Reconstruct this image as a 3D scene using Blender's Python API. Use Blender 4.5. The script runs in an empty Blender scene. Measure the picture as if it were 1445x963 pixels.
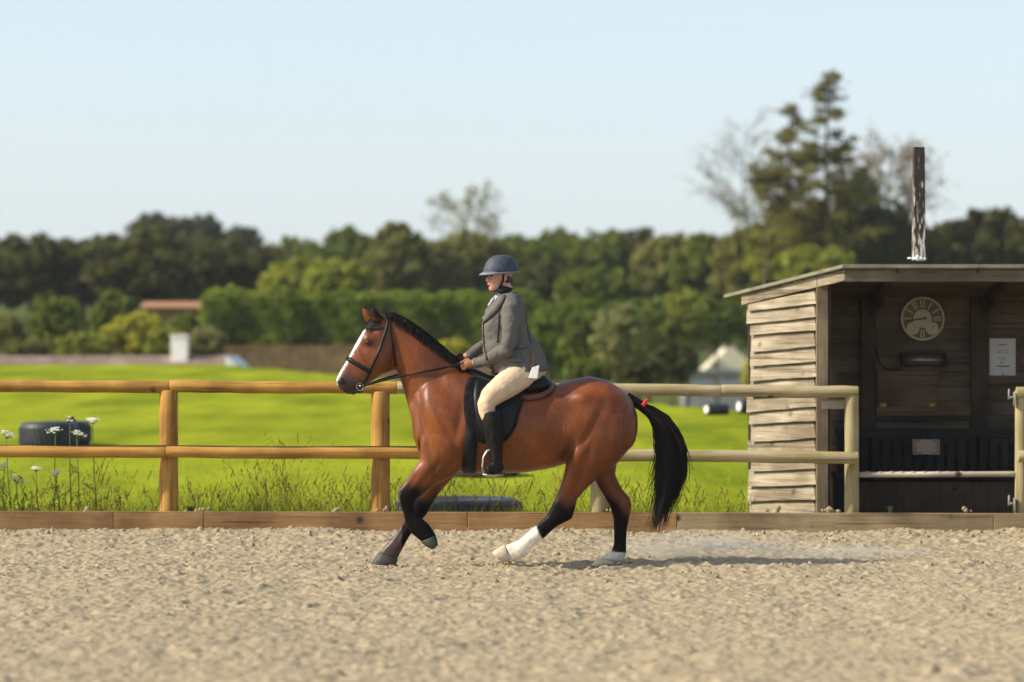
import bpy, bmesh, math, random
import numpy as np
from mathutils import Vector, Matrix
from mathutils.bvhtree import BVHTree
random.seed(7); RNG = np.random.default_rng(7)
SC = bpy.context.scene; COL = SC.collection
# ------------------------------------------------------------------ camera, sky, sun, exposure
F = 4152.0; CAMZ = 1.70; HOR = 505.0; CX = 722.5
cd = bpy.data.cameras.new('camera'); cam = bpy.data.objects.new('camera', cd); COL.objects.link(cam)
cam.location = (0, 0, CAMZ); cam.rotation_euler = (math.radians(90), 0, 0)
cd.sensor_width = 36; cd.lens = F*36/1445; cd.shift_y = (HOR-481.5)/1445
cd.clip_start = .5; cd.clip_end = 6000
cd.dof.use_dof = True; cd.dof.focus_distance = 24.5; cd.dof.aperture_fstop = 1.25
SC.camera = cam
SUN = Vector((-.76, -.17, .60)).normalized()
W = bpy.data.worlds.new('World'); SC.world = W; W.use_nodes = True
wn = W.node_tree.nodes; wl = W.node_tree.links; wn.clear()
sky = wn.new('ShaderNodeTexSky'); sky.sky_type = 'NISHITA'; sky.sun_disc = False
sky.sun_elevation = math.asin(SUN.z); sky.sun_rotation = math.atan2(SUN.x, SUN.y) % (2*math.pi)
sky.air_density = 1.0; sky.dust_density = 2.0; sky.ozone_density = 1.2; sky.altitude = 100
bg = wn.new('ShaderNodeBackground'); bg.inputs[1].default_value = .15
wo = wn.new('ShaderNodeOutputWorld'); 
vt = wn.new('ShaderNodeTexCoord'); vs_ = wn.new('ShaderNodeSeparateXYZ'); wl.new(vt.outputs['Generated'], vs_.inputs[0])
vr = wn.new('ShaderNodeMapRange'); vr.interpolation_type = 'SMOOTHSTEP'; vr.inputs[1].default_value = -.05; vr.inputs[2].default_value = .30; vr.inputs[3].default_value = .80; vr.inputs[4].default_value = .12; wl.new(vs_.outputs[2], vr.inputs[0])
vm = wn.new('ShaderNodeMix'); vm.data_type = 'RGBA'; wl.new(vr.outputs[0], vm.inputs[0]); wl.new(sky.outputs[0], vm.inputs[6]); vm.inputs[7].default_value = (3.25, 3.62, 3.9, 1)   # thin milky haze toward the horizon
wl.new(vm.outputs[2], bg.inputs[0]); wl.new(bg.outputs[0], wo.inputs[0])
sd = bpy.data.lights.new('sun', 'SUN'); sd.energy = 3.9; sd.angle = math.radians(1.0); sd.color = (1, .91, .76)
so = bpy.data.objects.new('sun', sd); COL.objects.link(so); so.rotation_euler = SUN.to_track_quat('Z', 'Y').to_euler(); so.location = SUN*60
SC.view_settings.view_transform = 'Standard'; SC.view_settings.look = 'None'
SC.view_settings.exposure = 0.62; SC.view_settings.gamma = 1
# ------------------------------------------------------------------ helpers
def P(px, py, Y): return Vector(((px-CX)/F*Y, Y, CAMZ-(py-HOR)/F*Y))
HY = 24.0; HS = F/HY
def H(px, py, yo=0): return Vector(((px-CX)/HS, HY+yo, CAMZ-(py-HOR)/HS))
def tag(o, label=None, cat=None, group=None, kind=None):
    if label: o['label'] = label
    if cat: o['category'] = cat
    if group: o['group'] = group
    if kind: o['kind'] = kind
    return o
def empty(name, loc=(0, 0, 0), label=None, cat=None, group=None):
    o = bpy.data.objects.new(name, None); COL.objects.link(o); o.location = loc; o.empty_display_size = .1
    return tag(o, label, cat, group)
def adopt(o, parent):
    if parent is not None:
        o.parent = parent
        m = Matrix(); p = parent
        while p: m = (p.matrix_parent_inverse @ p.matrix_basis if p.parent else p.matrix_basis) @ m; p = p.parent
        o.matrix_parent_inverse = m.inverted()
    return o
class MB:
    def __init__(s): s.v = []; s.f = []; s.m = []
    def add(s, vs, fs, mi=0):
        o = len(s.v); s.v += [tuple(v) for v in vs]; s.f += [tuple(i+o for i in f) for f in fs]; s.m += [mi]*len(fs); return s
    def box(s, c, size, rz=0, mi=0, rot=None):
        x, y, z = [d/2 for d in size]; R = rot or Matrix.Rotation(rz, 3, 'Z'); c = Vector(c)
        vs = [c+R@Vector((sx*x, sy*y, sz*z)) for sx in (-1, 1) for sy in (-1, 1) for sz in (-1, 1)]
        return s.add(vs, [(0, 1, 3, 2), (4, 6, 7, 5), (0, 4, 5, 1), (2, 3, 7, 6), (0, 2, 6, 4), (1, 5, 7, 3)], mi)
    def hexa(s, vs, mi=0):   # 4 front (ccw) + 4 back
        return s.add(vs, [(0, 1, 2, 3), (7, 6, 5, 4), (0, 4, 5, 1), (1, 5, 6, 2), (2, 6, 7, 3), (3, 7, 4, 0)], mi)
    def loft(s, rings, caps=True, mi=0, closed=True):
        n = len(rings[0]); o = []
        fs = []
        for i in range(len(rings)-1):
            for j in range(n if closed else n-1):
                k = (j+1) % n; fs.append((i*n+j, i*n+k, (i+1)*n+k, (i+1)*n+j))
        if caps: fs.append(tuple(range(n))[::-1]); fs.append(tuple((len(rings)-1)*n+j for j in range(n)))
        return s.add([p for r in rings for p in r], fs, mi)
    def tube(s, pts, rad, n=8, mi=0, caps=True, flat=None):
        pts = [Vector(p) for p in pts]; rad = rad if hasattr(rad, '__len__') else [rad]*len(pts)
        rings = []; up = None
        for i, p in enumerate(pts):
            t = (pts[min(i+1, len(pts)-1)]-pts[max(i-1, 0)]).normalized()
            if up is None:
                a = Vector((0, 1, 0)) if abs(t.y) < .9 else Vector((1, 0, 0)); up = t.cross(a).normalized()
            up = (up-t*up.dot(t)).normalized(); b = t.cross(up)
            rings.append([p+(up*math.cos(2*math.pi*j/n)+b*math.sin(2*math.pi*j/n)*(flat or 1))*rad[i] for j in range(n)])
        return s.loft(rings, caps, mi)
    def sphere(s, c, r, nu=12, nv=8, R=None, mi=0):
        c = Vector(c); r = r if hasattr(r, '__len__') else (r, r, r); rings = []
        for i in range(nv+1):
            t = math.pi*(i+.02 if i == 0 else i-.02 if i == nv else i)/nv
            ring = []
            for j in range(nu):
                a = 2*math.pi*j/nu; d = Vector((r[0]*math.sin(t)*math.cos(a), r[1]*math.sin(t)*math.sin(a), r[2]*math.cos(t)))
                ring.append(c+(R@d if R else d))
            rings.append(ring)
        return s.loft(rings, True, mi)
    def build(s, name, mats, parent=None, smooth=False, bevel=0, seg=2, fix=True):
        me = bpy.data.meshes.new(name); me.from_pydata(s.v, [], s.f)
        mats = mats if isinstance(mats, (list, tuple)) else [mats]
        for m in mats: me.materials.append(m)
        me.polygons.foreach_set('material_index', s.m)
        if fix:
            bm = bmesh.new(); bm.from_mesh(me); bmesh.ops.recalc_face_normals(bm, faces=bm.faces); bm.to_mesh(me); bm.free()
        if smooth: me.polygons.foreach_set('use_smooth', [True]*len(me.polygons))
        o = bpy.data.objects.new(name, me); COL.objects.link(o); adopt(o, parent)
        if bevel:
            b = o.modifiers.new('bevel', 'BEVEL'); b.width = bevel; b.segments = seg; b.limit_method = 'ANGLE'
        return o
def np_mesh(name, verts, faces, mat, parent=None, smooth=False, col=None, uvn=None):
    nv = len(verts); k = faces.shape[1]; nf = len(faces)
    me = bpy.data.meshes.new(name); me.vertices.add(nv); me.vertices.foreach_set('co', np.ascontiguousarray(verts, dtype=np.float32).ravel())
    me.loops.add(nf*k); me.loops.foreach_set('vertex_index', np.ascontiguousarray(faces, dtype=np.int32).ravel())
    me.polygons.add(nf); me.polygons.foreach_set('loop_start', np.arange(0, nf*k, k, dtype=np.int32))
    if smooth: me.polygons.foreach_set('use_smooth', np.ones(nf, bool))
    me.materials.append(mat); me.update(calc_edges=True)
    if col is not None:
        a = me.color_attributes.new('tone', 'FLOAT_COLOR', 'POINT'); c = np.ones((nv, 4), np.float32); c[:, :3] = col; a.data.foreach_set('color', c.ravel())
    o = bpy.data.objects.new(name, me); COL.objects.link(o); adopt(o, parent); return o
def remesh(mb, name, mat, voxel, smooth, parent=None, extra=None):
    o = mb.build(name, mat, None, True)
    r = o.modifiers.new('r', 'REMESH'); r.mode = 'VOXEL'; r.voxel_size = voxel; r.use_smooth_shade = True
    if smooth:
        s = o.modifiers.new('s', 'SMOOTH'); s.factor = .5; s.iterations = smooth
    if extra: extra(o)
    dg = bpy.context.evaluated_depsgraph_get(); dg.update()
    me = bpy.data.meshes.new_from_object(o.evaluated_get(dg)); old = o.data
    o.modifiers.clear(); o.data = me; bpy.data.meshes.remove(old); me.name = name
    if not me.materials: me.materials.append(mat)
    me.polygons.foreach_set('use_smooth', [True]*len(me.polygons)); adopt(o, parent); return o
def verts_np(o):
    a = np.empty(len(o.data.vertices)*3, np.float32); o.data.vertices.foreach_get('co', a); return a.reshape(-1, 3)
def set_tone(o, col):
    me = o.data; a = me.color_attributes.new('tone', 'FLOAT_COLOR', 'POINT'); c = np.ones((len(me.vertices), 4), np.float32); c[:, :3] = col; a.data.foreach_set('color', c.ravel())
def copy_tree(o, parent=None):
    c = o.copy(); COL.objects.link(c)
    if parent is not None: c.parent = parent
    for ch in list(o.children): copy_tree(ch, c)
    return c
def rand_noise(shape_pts, freq, seed):   # value noise at 2-D points (n,2)
    g = np.random.default_rng(seed).random((256, 256)).astype(np.float32)
    p = shape_pts*freq; i = np.floor(p).astype(int); f = p-i; f = f*f*(3-2*f)
    a = g[i[:, 0] % 256, i[:, 1] % 256]; b = g[(i[:, 0]+1) % 256, i[:, 1] % 256]; c = g[i[:, 0] % 256, (i[:, 1]+1) % 256]; d = g[(i[:, 0]+1) % 256, (i[:, 1]+1) % 256]
    return (a*(1-f[:, 0])+b*f[:, 0])*(1-f[:, 1])+(c*(1-f[:, 0])+d*f[:, 0])*f[:, 1]
def smst(a, b, x): t = np.clip((x-a)/(b-a), 0, 1); return t*t*(3-2*t)
# ------------------------------------------------------------------ materials
def mat(name, c1, c2=None, scale=8, rough=.75, spec=.3, bump=0, bscale=None, stretch=(1, 1, 1), detail=6, c3=None, metal=0, tone=False, coord='Object', ramp=(.35, .65), sheen=0):
    m = bpy.data.materials.new(name); m.use_nodes = True; N = m.node_tree.nodes; L = m.node_tree.links
    b = N['Principled BSDF']; b.inputs['Roughness'].default_value = rough; b.inputs['Specular IOR Level'].default_value = spec; b.inputs['Metallic'].default_value = metal
    if sheen: b.inputs['Sheen Weight'].default_value = sheen
    tc = N.new('ShaderNodeTexCoord'); mp = N.new('ShaderNodeMapping'); mp.inputs['Scale'].default_value = stretch; L.new(tc.outputs[coord], mp.inputs[0])
    nz = N.new('ShaderNodeTexNoise'); nz.inputs['Scale'].default_value = scale; nz.inputs['Detail'].default_value = detail; nz.inputs['Roughness'].default_value = .62; L.new(mp.outputs[0], nz.inputs[0])
    cr = N.new('ShaderNodeValToRGB'); cr.color_ramp.elements[0].position = ramp[0]; cr.color_ramp.elements[1].position = ramp[1]
    cr.color_ramp.elements[0].color = (*c1, 1); cr.color_ramp.elements[1].color = (*(c2 or c1), 1)
    if c3: e = cr.color_ramp.elements.new(.9); e.color = (*c3, 1)
    L.new(nz.outputs[0], cr.inputs[0]); out = cr.outputs[0]
    if tone:
        at = N.new('ShaderNodeAttribute'); at.attribute_name = 'tone'
        mx = N.new('ShaderNodeMix'); mx.data_type = 'RGBA'; mx.blend_type = 'MULTIPLY'; mx.inputs[0].default_value = 1
        L.new(out, mx.inputs[6]); L.new(at.outputs[0], mx.inputs[7]); out = mx.outputs[2]
        mrs = N.new('ShaderNodeMapRange'); mrs.inputs[1].default_value = .008; mrs.inputs[2].default_value = .09; mrs.inputs[3].default_value = .07; mrs.inputs[4].default_value = spec; sr_ = N.new('ShaderNodeSeparateColor'); L.new(at.outputs[0], sr_.inputs[0]); L.new(sr_.outputs[0], mrs.inputs[0]); L.new(mrs.outputs[0], b.inputs['Specular IOR Level'])   # short matte hair on the black points
    L.new(out, b.inputs['Base Color'])
    if bump:
        n2 = N.new('ShaderNodeTexNoise'); n2.inputs['Scale'].default_value = bscale or scale*3; n2.inputs['Detail'].default_value = 5; L.new(mp.outputs[0], n2.inputs[0])
        bp = N.new('ShaderNodeBump'); bp.inputs['Strength'].default_value = bump; bp.inputs['Distance'].default_value = .01; L.new(n2.outputs[0], bp.inputs['Height']); L.new(bp.outputs[0], b.inputs['Normal'])
    return m
def wood(name, c1, c2, axis='X', rough=.8, knots=True, scale=3.0, dark=(.05, .03, .015), green=None):
    m = bpy.data.materials.new(name); m.use_nodes = True; N = m.node_tree.nodes; L = m.node_tree.links
    b = N['Principled BSDF']; b.inputs['Roughness'].default_value = rough; b.inputs['Specular IOR Level'].default_value = .25
    tc = N.new('ShaderNodeTexCoord'); oi = N.new('ShaderNodeObjectInfo'); ad = N.new('ShaderNodeVectorMath'); ad.operation = 'ADD'
    sc = N.new('ShaderNodeVectorMath'); sc.operation = 'SCALE'; sc.inputs[0].default_value = (37, 17, 23); L.new(oi.outputs['Random'], sc.inputs['Scale'])
    L.new(tc.outputs['Object'], ad.inputs[0]); L.new(sc.outputs[0], ad.inputs[1])
    mp = N.new('ShaderNodeMapping'); s = {'X': (.6, 14, 14), 'Z': (14, 14, .6), 'XY': (.6, .6, 14)}[axis]; mp.inputs['Scale'].default_value = s; L.new(ad.outputs[0], mp.inputs[0])
    nz = N.new('ShaderNodeTexNoise'); nz.inputs['Scale'].default_value = scale; nz.inputs['Detail'].default_value = 8; nz.inputs['Roughness'].default_value = .65; nz.inputs['Distortion'].default_value = .4; L.new(mp.outputs[0], nz.inputs[0])
    cr = N.new('ShaderNodeValToRGB'); cr.color_ramp.elements[0].position = .3; cr.color_ramp.elements[1].position = .66
    cr.color_ramp.elements[0].color = (*c1, 1); cr.color_ramp.elements[1].color = (*c2, 1); L.new(nz.outputs[0], cr.inputs[0]); out = cr.outputs[0]
    n3 = N.new('ShaderNodeTexNoise'); n3.inputs['Scale'].default_value = 2.2; n3.inputs['Detail'].default_value = 4; L.new(ad.outputs[0], n3.inputs[0])
    r3 = N.new('ShaderNodeValToRGB'); r3.color_ramp.elements[0].position = .38; r3.color_ramp.elements[1].position = .62; r3.color_ramp.elements[0].color = (.5, .46, .42, 1); r3.color_ramp.elements[1].color = (1.06, 1.06, 1.06, 1)
    if green: r3.color_ramp.elements[0].color = (*green, 1)
    L.new(n3.outputs[0], r3.inputs[0]); mx = N.new('ShaderNodeMix'); mx.data_type = 'RGBA'; mx.blend_type = 'MULTIPLY'; mx.inputs[0].default_value = .8; L.new(out, mx.inputs[6]); L.new(r3.outputs[0], mx.inputs[7]); out = mx.outputs[2]
    mc = N.new('ShaderNodeMapping'); mc.inputs['Scale'].default_value = {'X': (.35, 16, 16), 'Z': (16, 16, .35), 'XY': (.35, .35, 16)}[axis]; L.new(ad.outputs[0], mc.inputs[0]); nc_ = N.new('ShaderNodeTexNoise'); nc_.inputs['Scale'].default_value = 2.0; nc_.inputs['Detail'].default_value = 3; L.new(mc.outputs[0], nc_.inputs[0])
    rc = N.new('ShaderNodeValToRGB'); rc.color_ramp.elements[0].position = .60; rc.color_ramp.elements[1].position = .67; rc.color_ramp.elements[0].color = (1, 1, 1, 1); rc.color_ramp.elements[1].color = (.36, .33, .30, 1); L.new(nc_.outputs[0], rc.inputs[0])
    m4 = N.new('ShaderNodeMix'); m4.data_type = 'RGBA'; m4.blend_type = 'MULTIPLY'; m4.inputs[0].default_value = .8; L.new(out, m4.inputs[6]); L.new(rc.outputs[0], m4.inputs[7]); out = m4.outputs[2]
    if knots:
        vo = N.new('ShaderNodeTexVoronoi'); vo.inputs['Scale'].default_value = 3.4; L.new(ad.outputs[0], vo.inputs[0])
        kr = N.new('ShaderNodeValToRGB'); kr.color_ramp.elements[0].position = .06; kr.color_ramp.elements[1].position = .16; kr.color_ramp.elements[0].color = (1, 1, 1, 1); kr.color_ramp.elements[1].color = (0, 0, 0, 1); L.new(vo.outputs['Distance'], kr.inputs[0])
        m2 = N.new('ShaderNodeMix'); m2.data_type = 'RGBA'; L.new(kr.outputs[0], m2.inputs[0]); L.new(out, m2.inputs[6]); m2.inputs[7].default_value = (*dark, 1); out = m2.outputs[2]
    L.new(out, b.inputs['Base Color'])
    bp = N.new('ShaderNodeBump'); bp.inputs['Strength'].default_value = .5; bp.inputs['Distance'].default_value = .006; L.new(nz.outputs[0], bp.inputs['Height']); L.new(bp.outputs[0], b.inputs['Normal'])
    return m
def leafmat(name, c, trans=.3, var=.35):
    m = bpy.data.materials.new(name); m.use_nodes = True; N = m.node_tree.nodes; L = m.node_tree.links
    b = N['Principled BSDF']; b.inputs['Roughness'].default_value = .6; b.inputs['Specular IOR Level'].default_value = .2
    at = N.new('ShaderNodeAttribute'); at.attribute_name = 'tone'
    mx = N.new('ShaderNodeMix'); mx.data_type = 'RGBA'; mx.blend_type = 'MULTIPLY'; mx.inputs[0].default_value = 1; mx.inputs[6].default_value = (*c, 1); L.new(at.outputs[0], mx.inputs[7])
    L.new(mx.outputs[2], b.inputs['Base Color'])
    t = N.new('ShaderNodeBsdfTranslucent'); L.new(mx.outputs[2], t.inputs[0]); ms = N.new('ShaderNodeMixShader'); ms.inputs[0].default_value = trans
    L.new(b.outputs[0], ms.inputs[1]); L.new(t.outputs[0], ms.inputs[2]); L.new(ms.outputs[0], N['Material Output'].inputs[0]); return m
M = {}
M['sand'] = mat('sand', (.235, .187, .112), (.365, .296, .188), 14, .95, .1, 1.0, 75, c3=(.43, .36, .245), ramp=(.34, .6), coord='Object')
M['field'] = mat('field_grass', (.118, .152, .010), (.262, .29, .020), .8, 1.0, .0, 1.0, 30, stretch=(.8, .22, 1), detail=12)
M['bank'] = mat('rough_ground', (.05, .075, .02), (.12, .14, .04), .5, .95, .1)
M['hill'] = mat('wooded_hill', (.04, .055, .014), (.085, .105, .025), .25, .95, .05, 1, 1.0)
M['orange'] = wood('orange_fence_timber', (.31, .155, .028), (.52, .285, .062), 'X')
M['orangev'] = wood('orange_post_timber', (.33, .165, .032), (.52, .285, .066), 'Z')
M['grey'] = wood('weathered_fence_timber', (.27, .21, .11), (.42, .34, .20), 'X', green=(.75, .78, .55))
M['greyv'] = wood('weathered_post_timber', (.27, .21, .11), (.42, .34, .2), 'Z', green=(.75, .78, .55))
M['board'] = wood('kickboard_timber', (.24, .13, .05), (.40, .235, .10), 'X')
M['boardr'] = wood('weathered_kickboard_timber', (.26, .19, .10), (.38, .29, .16), 'X')
M['clap'] = wood('weathered_clapboard', (.17, .135, .085), (.43, .365, .25), 'XY', scale=3, dark=(.10, .065, .035))
M['hutwood'] = wood('hut_frame_timber', (.12, .098, .062), (.20, .165, .108), 'X')
M['hutpost'] = wood('hut_post_timber', (.16, .12, .07), (.27, .21, .13), 'Z')
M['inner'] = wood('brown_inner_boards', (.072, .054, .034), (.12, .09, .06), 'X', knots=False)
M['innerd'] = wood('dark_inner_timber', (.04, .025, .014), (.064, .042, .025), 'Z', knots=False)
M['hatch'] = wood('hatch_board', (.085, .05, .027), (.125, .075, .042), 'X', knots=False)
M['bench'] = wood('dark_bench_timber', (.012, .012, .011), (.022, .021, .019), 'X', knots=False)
M['roof'] = mat('roof_felt', (.15, .14, .10), (.25, .235, .17), 6, .9, .2, .4, 40)
M['black'] = mat('black_leather', (.007, .007, .007), (.013, .013, .013), 20, .45, .2, .2, 60)
M['fluff'] = mat('black_saddle_pad', (.006, .006, .006), (.015, .015, .015), 25, .8, .08, 1.0, 70)
M['brownl'] = mat('brown_leather', (.08, .03, .018), (.12, .048, .03), 20, .45, .4)
M['steel'] = mat('steel', (.40, .38, .35), (.52, .5, .46), 12, .35, .5, metal=1)
M['galv'] = mat('dull_galvanised_iron', (.20, .19, .17), (.30, .285, .26), 12, .6, .3)
M['rubber'] = mat('black_rubber', (.018, .020, .023), (.036, .039, .045), 5, .5, .4, .3, 30)
M['white'] = mat('white_paint', (.78, .74, .67), (.86, .83, .77), 5, .8)
M['cream'] = mat('cream_render', (.62, .55, .4), (.72, .66, .5), 2, .85)
M['slate'] = mat('grey_slate', (.16, .17, .18), (.25, .26, .28), 2, .8)
M['tile'] = mat('old_clay_tiles', (.15, .10, .078), (.30, .215, .175), 1.6, .9, c3=(.33, .15, .08))
M['orangetile'] = mat('orange_clay_tiles', (.26, .12, .055), (.38, .2, .1), 3, .9)
M['stone'] = mat('brown_stone', (.15, .09, .04), (.25, .155, .075), 1.5, .95)
M['bark'] = mat('bark', (.06, .045, .03), (.12, .09, .06), 4, .95, .1)
M['rope'] = mat('black_cord', (.012, .011, .010), None, 4, .7)
M['paper'] = mat('white_paper', (.40, .39, .37), (.46, .45, .43), 4, .8)
M['ink'] = mat('dark_print', (.05, .05, .06), None, 4, .8)
M['plaque'] = mat('wooden_plaque', (.16, .11, .075), (.22, .155, .11), 8, .6)
M['engrave'] = mat('pale_lettering', (.42, .38, .32), None, 8, .6)
M['clockface'] = mat('clock_face', (.075, .068, .034), (.10, .092, .048), 4, .5)
M['clocktrim'] = mat('clock_cream_trim', (.33, .285, .19), (.38, .33, .225), 4, .5)
M['brass'] = mat('brass', (.22, .16, .02), (.30, .22, .04), 6, .45, .4, metal=.6)
M['heater'] = mat('heater_metal', (.10, .06, .05), (.14, .09, .075), 5, .4, .5, metal=.3)
M['pinkwhite'] = wood('whitewashed_pole', (.5, .44, .33), (.62, .56, .45), 'X')
M['pink'] = mat('faded_red_paint', (.42, .22, .17), None, 4, .8)
M['tweed'] = mat('grey_tweed', (.092, .086, .074), (.155, .146, .125), 240, .95, .1, .25, 300)
M['tweedd'] = mat('dark_tweed_edge', (.035, .032, .028), None, 90, .9)
M['breech'] = mat('beige_breeches', (.56, .41, .26), (.64, .48, .32), 14, .8, .15, .25, 30)
M['boot'] = mat('black_boot', (.009, .007, .006), (.016, .013, .011), 14, .45, .13, .15, 40)
M['skin'] = mat('skin', (.50, .235, .165), (.56, .28, .20), 20, .5, .35)
M['lip'] = mat('lips', (.42, .13, .11), None, 10, .5)
M['hair'] = mat('brown_hair', (.035, .02, .012), (.07, .04, .022), 30, .5)
M['helmet'] = mat('navy_helmet', (.028, .036, .052), (.045, .055, .075), 30, .62, .4, .2, 90)
M['helmt'] = mat('helmet_trim', (.16, .18, .21), None, 10, .5)
M['tan'] = mat('tan_glove_leather', (.20, .085, .03), (.28, .13, .05), 30, .55)
M['dglove'] = mat('dark_brown_glove', (.05, .02, .014), (.075, .03, .02), 30, .55)
M['shirt'] = mat('checked_shirt', (.08, .06, .2), (.6, .58, .62), 120, .8, ramp=(.47, .53))
M['stockb'] = mat('black_collar', (.012, .012, .016), None, 10, .8)
M['red'] = mat('red_ribbon', (.65, .012, .012), (.75, .03, .02), 20, .6)
M['mane'] = mat('black_hair', (.006, .005, .005), (.016, .013, .011), 30, .62, .12)
M['eye'] = mat('dark_eye', (.01, .006, .004), None, 5, .1, .6)
M['hoofd'] = mat('dark_hoof', (.04, .035, .03), (.075, .065, .055), 20, .6, bump=.2)
M['hoofl'] = mat('sandy_hoof', (.46, .36, .24), (.6, .49, .35), 20, .8, bump=.2)
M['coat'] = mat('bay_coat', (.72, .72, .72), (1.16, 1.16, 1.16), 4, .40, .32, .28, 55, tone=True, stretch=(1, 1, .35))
M['dgrass'] = leafmat('tall_grass', (.20, .195, .035), .4)
M['flower'] = mat('white_petals', (.68, .68, .55), (.78, .78, .66), 10, .7)
M['seed'] = mat('brown_seeds', (.035, .03, .014), (.06, .05, .02), 20, .8)
M['stem'] = mat('green_stem', (.07, .10, .022), (.11, .14, .035), 10, .7)
for k, c in dict(dark=(.036, .052, .018), mid=(.055, .095, .017), light=(.10, .15, .025), yellow=(.16, .21, .03), olive=(.072, .100, .030), blue=(.04, .062, .045), willow=(.10, .14, .065), conif=(.05, .07, .018), hedge=(.060, .110, .016), twig=(.10, .095, .05)).items():  # blue: distance haze tinted into the leaf colour of the farthest trees
    M['l_'+k] = leafmat('leaves_'+k, (c[0]*2.75, c[1]*1.95, c[2]*1.4), .5)
# ------------------------------------------------------------------ terrain
def edgeY(x): return np.clip(61.5-2.43*x, 47, 80)
def ground_z(x, y):
    x = np.asarray(x, float); y = np.asarray(y, float)
    e = edgeY(x); f = .12+.0265*(np.minimum(y, e)-27.4)
    d = smst(0, 5, y-e)*(f+.9)
    z = f-d+smst(125, 235, y)*8.8-smst(260, 600, y)*4
    return z
def grid_sheet(name, xs, ys, zf, m, kind='structure', smooth=True):
    X, Y = np.meshgrid(xs, ys); v = np.stack([X.ravel(), Y.ravel(), zf(X.ravel(), Y.ravel())], 1); nx = len(xs); ny = len(ys)
    i = np.arange(nx*ny).reshape(ny, nx); f = np.stack([i[:-1, :-1].ravel(), i[:-1, 1:].ravel(), i[1:, 1:].ravel(), i[1:, :-1].ravel()], 1)
    o = np_mesh(name, v, f, m, None, smooth); o['kind'] = kind; return o
def fieldz(x, y): return ground_z(x, y)+.02*rand_noise(np.stack([x, y], 1), .7, 3)*smst(28, 32, y)
o = grid_sheet('field', np.r_[np.linspace(-900, -30, 20), np.linspace(-28, 28, 90), np.linspace(30, 900, 20)],
           np.r_[np.linspace(27.36, 46, 50), np.linspace(46.5, 90, 100), np.linspace(92, 125, 12)], fieldz, M['field'])
def hillz(x, y): return ground_z(x, y)-.03+(rand_noise(np.stack([x, y], 1), .12, 5)*2.2+rand_noise(np.stack([x, y], 1), .4, 6)*1.0)*smst(126, 150, y)
grid_sheet('hillside', np.r_[np.linspace(-900, -70, 20), np.linspace(-68, 68, 110), np.linspace(70, 900, 20)],
           np.r_[np.linspace(124, 250, 90), np.linspace(260, 2500, 30)], hillz, M['hill'])
# ------------------------------------------------------------------ arena sand
FY = 27.3
def build_sand():
    fx = np.arange(-5.3, 5.6, .0125); fy = np.arange(15.0, FY, .0165)
    xs = np.r_[np.linspace(-45, -5.4, 22), fx, np.linspace(5.65, 45, 22)]; ys = np.r_[np.linspace(-12, 14.9, 16), fy, FY+.02]
    X, Y = np.meshgrid(xs, ys); p = np.stack([X.ravel(), Y.ravel()], 1)
    base = .10*smst(24.6, 27.3, p[:, 1])+.0*p[:, 0]
    n = (rand_noise(p, .5, 1)-.5)*.05+(rand_noise(p, 1.7, 2)-.5)*.045+(rand_noise(p, 5, 3)-.5)*.028+(rand_noise(p, 13, 4)-.5)*.016+(rand_noise(p, 26, 8)-.5)*.018+(rand_noise(p, 41, 12)-.5)*.014
    hoof = (rand_noise(p, 3.1, 11)); n -= .014*smst(.72, .9, hoof)
    Z = (base+n).reshape(X.shape); gh = np.random.default_rng(17)
    for k in range(130):        # hoof prints: shallow cups with a pushed-up rim
        cx, cy = (gh.uniform(-4.8, 5.2), gh.normal(23.95, .16)) if k < 45 else (gh.uniform(-5, 5.3), gh.uniform(15.6, 26.8)); r = gh.uniform(.06, .085)
        ix = int((cx-fx[0])/.0125)+22; iy = int((cy-fy[0])/.0165)+16; w_ = s_ = None; s = np.s_[max(iy-11, 16):iy+12, max(ix-15, 22):ix+16]; d = np.sqrt((X[s]-cx)**2+((Y[s]-cy)*.85)**2)/r
        Z[s] += np.where(d < 1, -.020*(1-d**4), 0)+.013*np.exp(-((d-1.2)/.28)**2)
    Z0 = Z.copy()
    g = np.random.default_rng(3); nx0 = 22; ny0 = 16
    for k in range(52000):
        cx = g.uniform(-5.2, 5.5); cy = g.uniform(15.2, FY-.03) if k % 4 else FY-abs(g.normal(0, .7)); r = g.uniform(.010, .022)*(1 if k % 26 else 1.7)
        if cy < 15.2: continue
        ix = int((cx-fx[0])/.0125)+nx0; iy = int((cy-fy[0])/.0165)+ny0; wx = int(r/.0125)+1; wy = int(r/.0165)+1
        s = np.s_[iy-wy:iy+wy+1, ix-wx:ix+wx+1]; dx = X[s]-cx; dy = Y[s]-cy
        h = 1-(dx*dx+dy*dy)/(r*r); Z[s] = np.maximum(Z[s], Z0[s]+np.sqrt(np.clip(h, 0, 1))*r*g.uniform(.3, .8))
    for it in range(1): Z[1:-1, 1:-1] = .4*Z[1:-1, 1:-1]+.15*(Z[:-2, 1:-1]+Z[2:, 1:-1]+Z[1:-1, :-2]+Z[1:-1, 2:])   # damp sand has rounded crumbs
    v = np.stack([X.ravel(), Y.ravel(), Z.ravel()], 1); nx = len(xs); ny = len(ys)
    i = np.arange(nx*ny).reshape(ny, nx); f = np.stack([i[:-1, :-1].ravel(), i[:-1, 1:].ravel(), i[1:, 1:].ravel(), i[1:, :-1].ravel()], 1)
    o = np_mesh('arena_sand', v, f, M['sand'], None, True); o['kind'] = 'structure'
    return X, Y, Z
SX, SY, SZ = build_sand()
def sand_z(x, y):
    i = np.searchsorted(SY[:, 0], y); j = np.searchsorted(SX[0], x); return float(SZ[min(i, SZ.shape[0]-1), min(j, SZ.shape[1]-1)])
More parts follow.
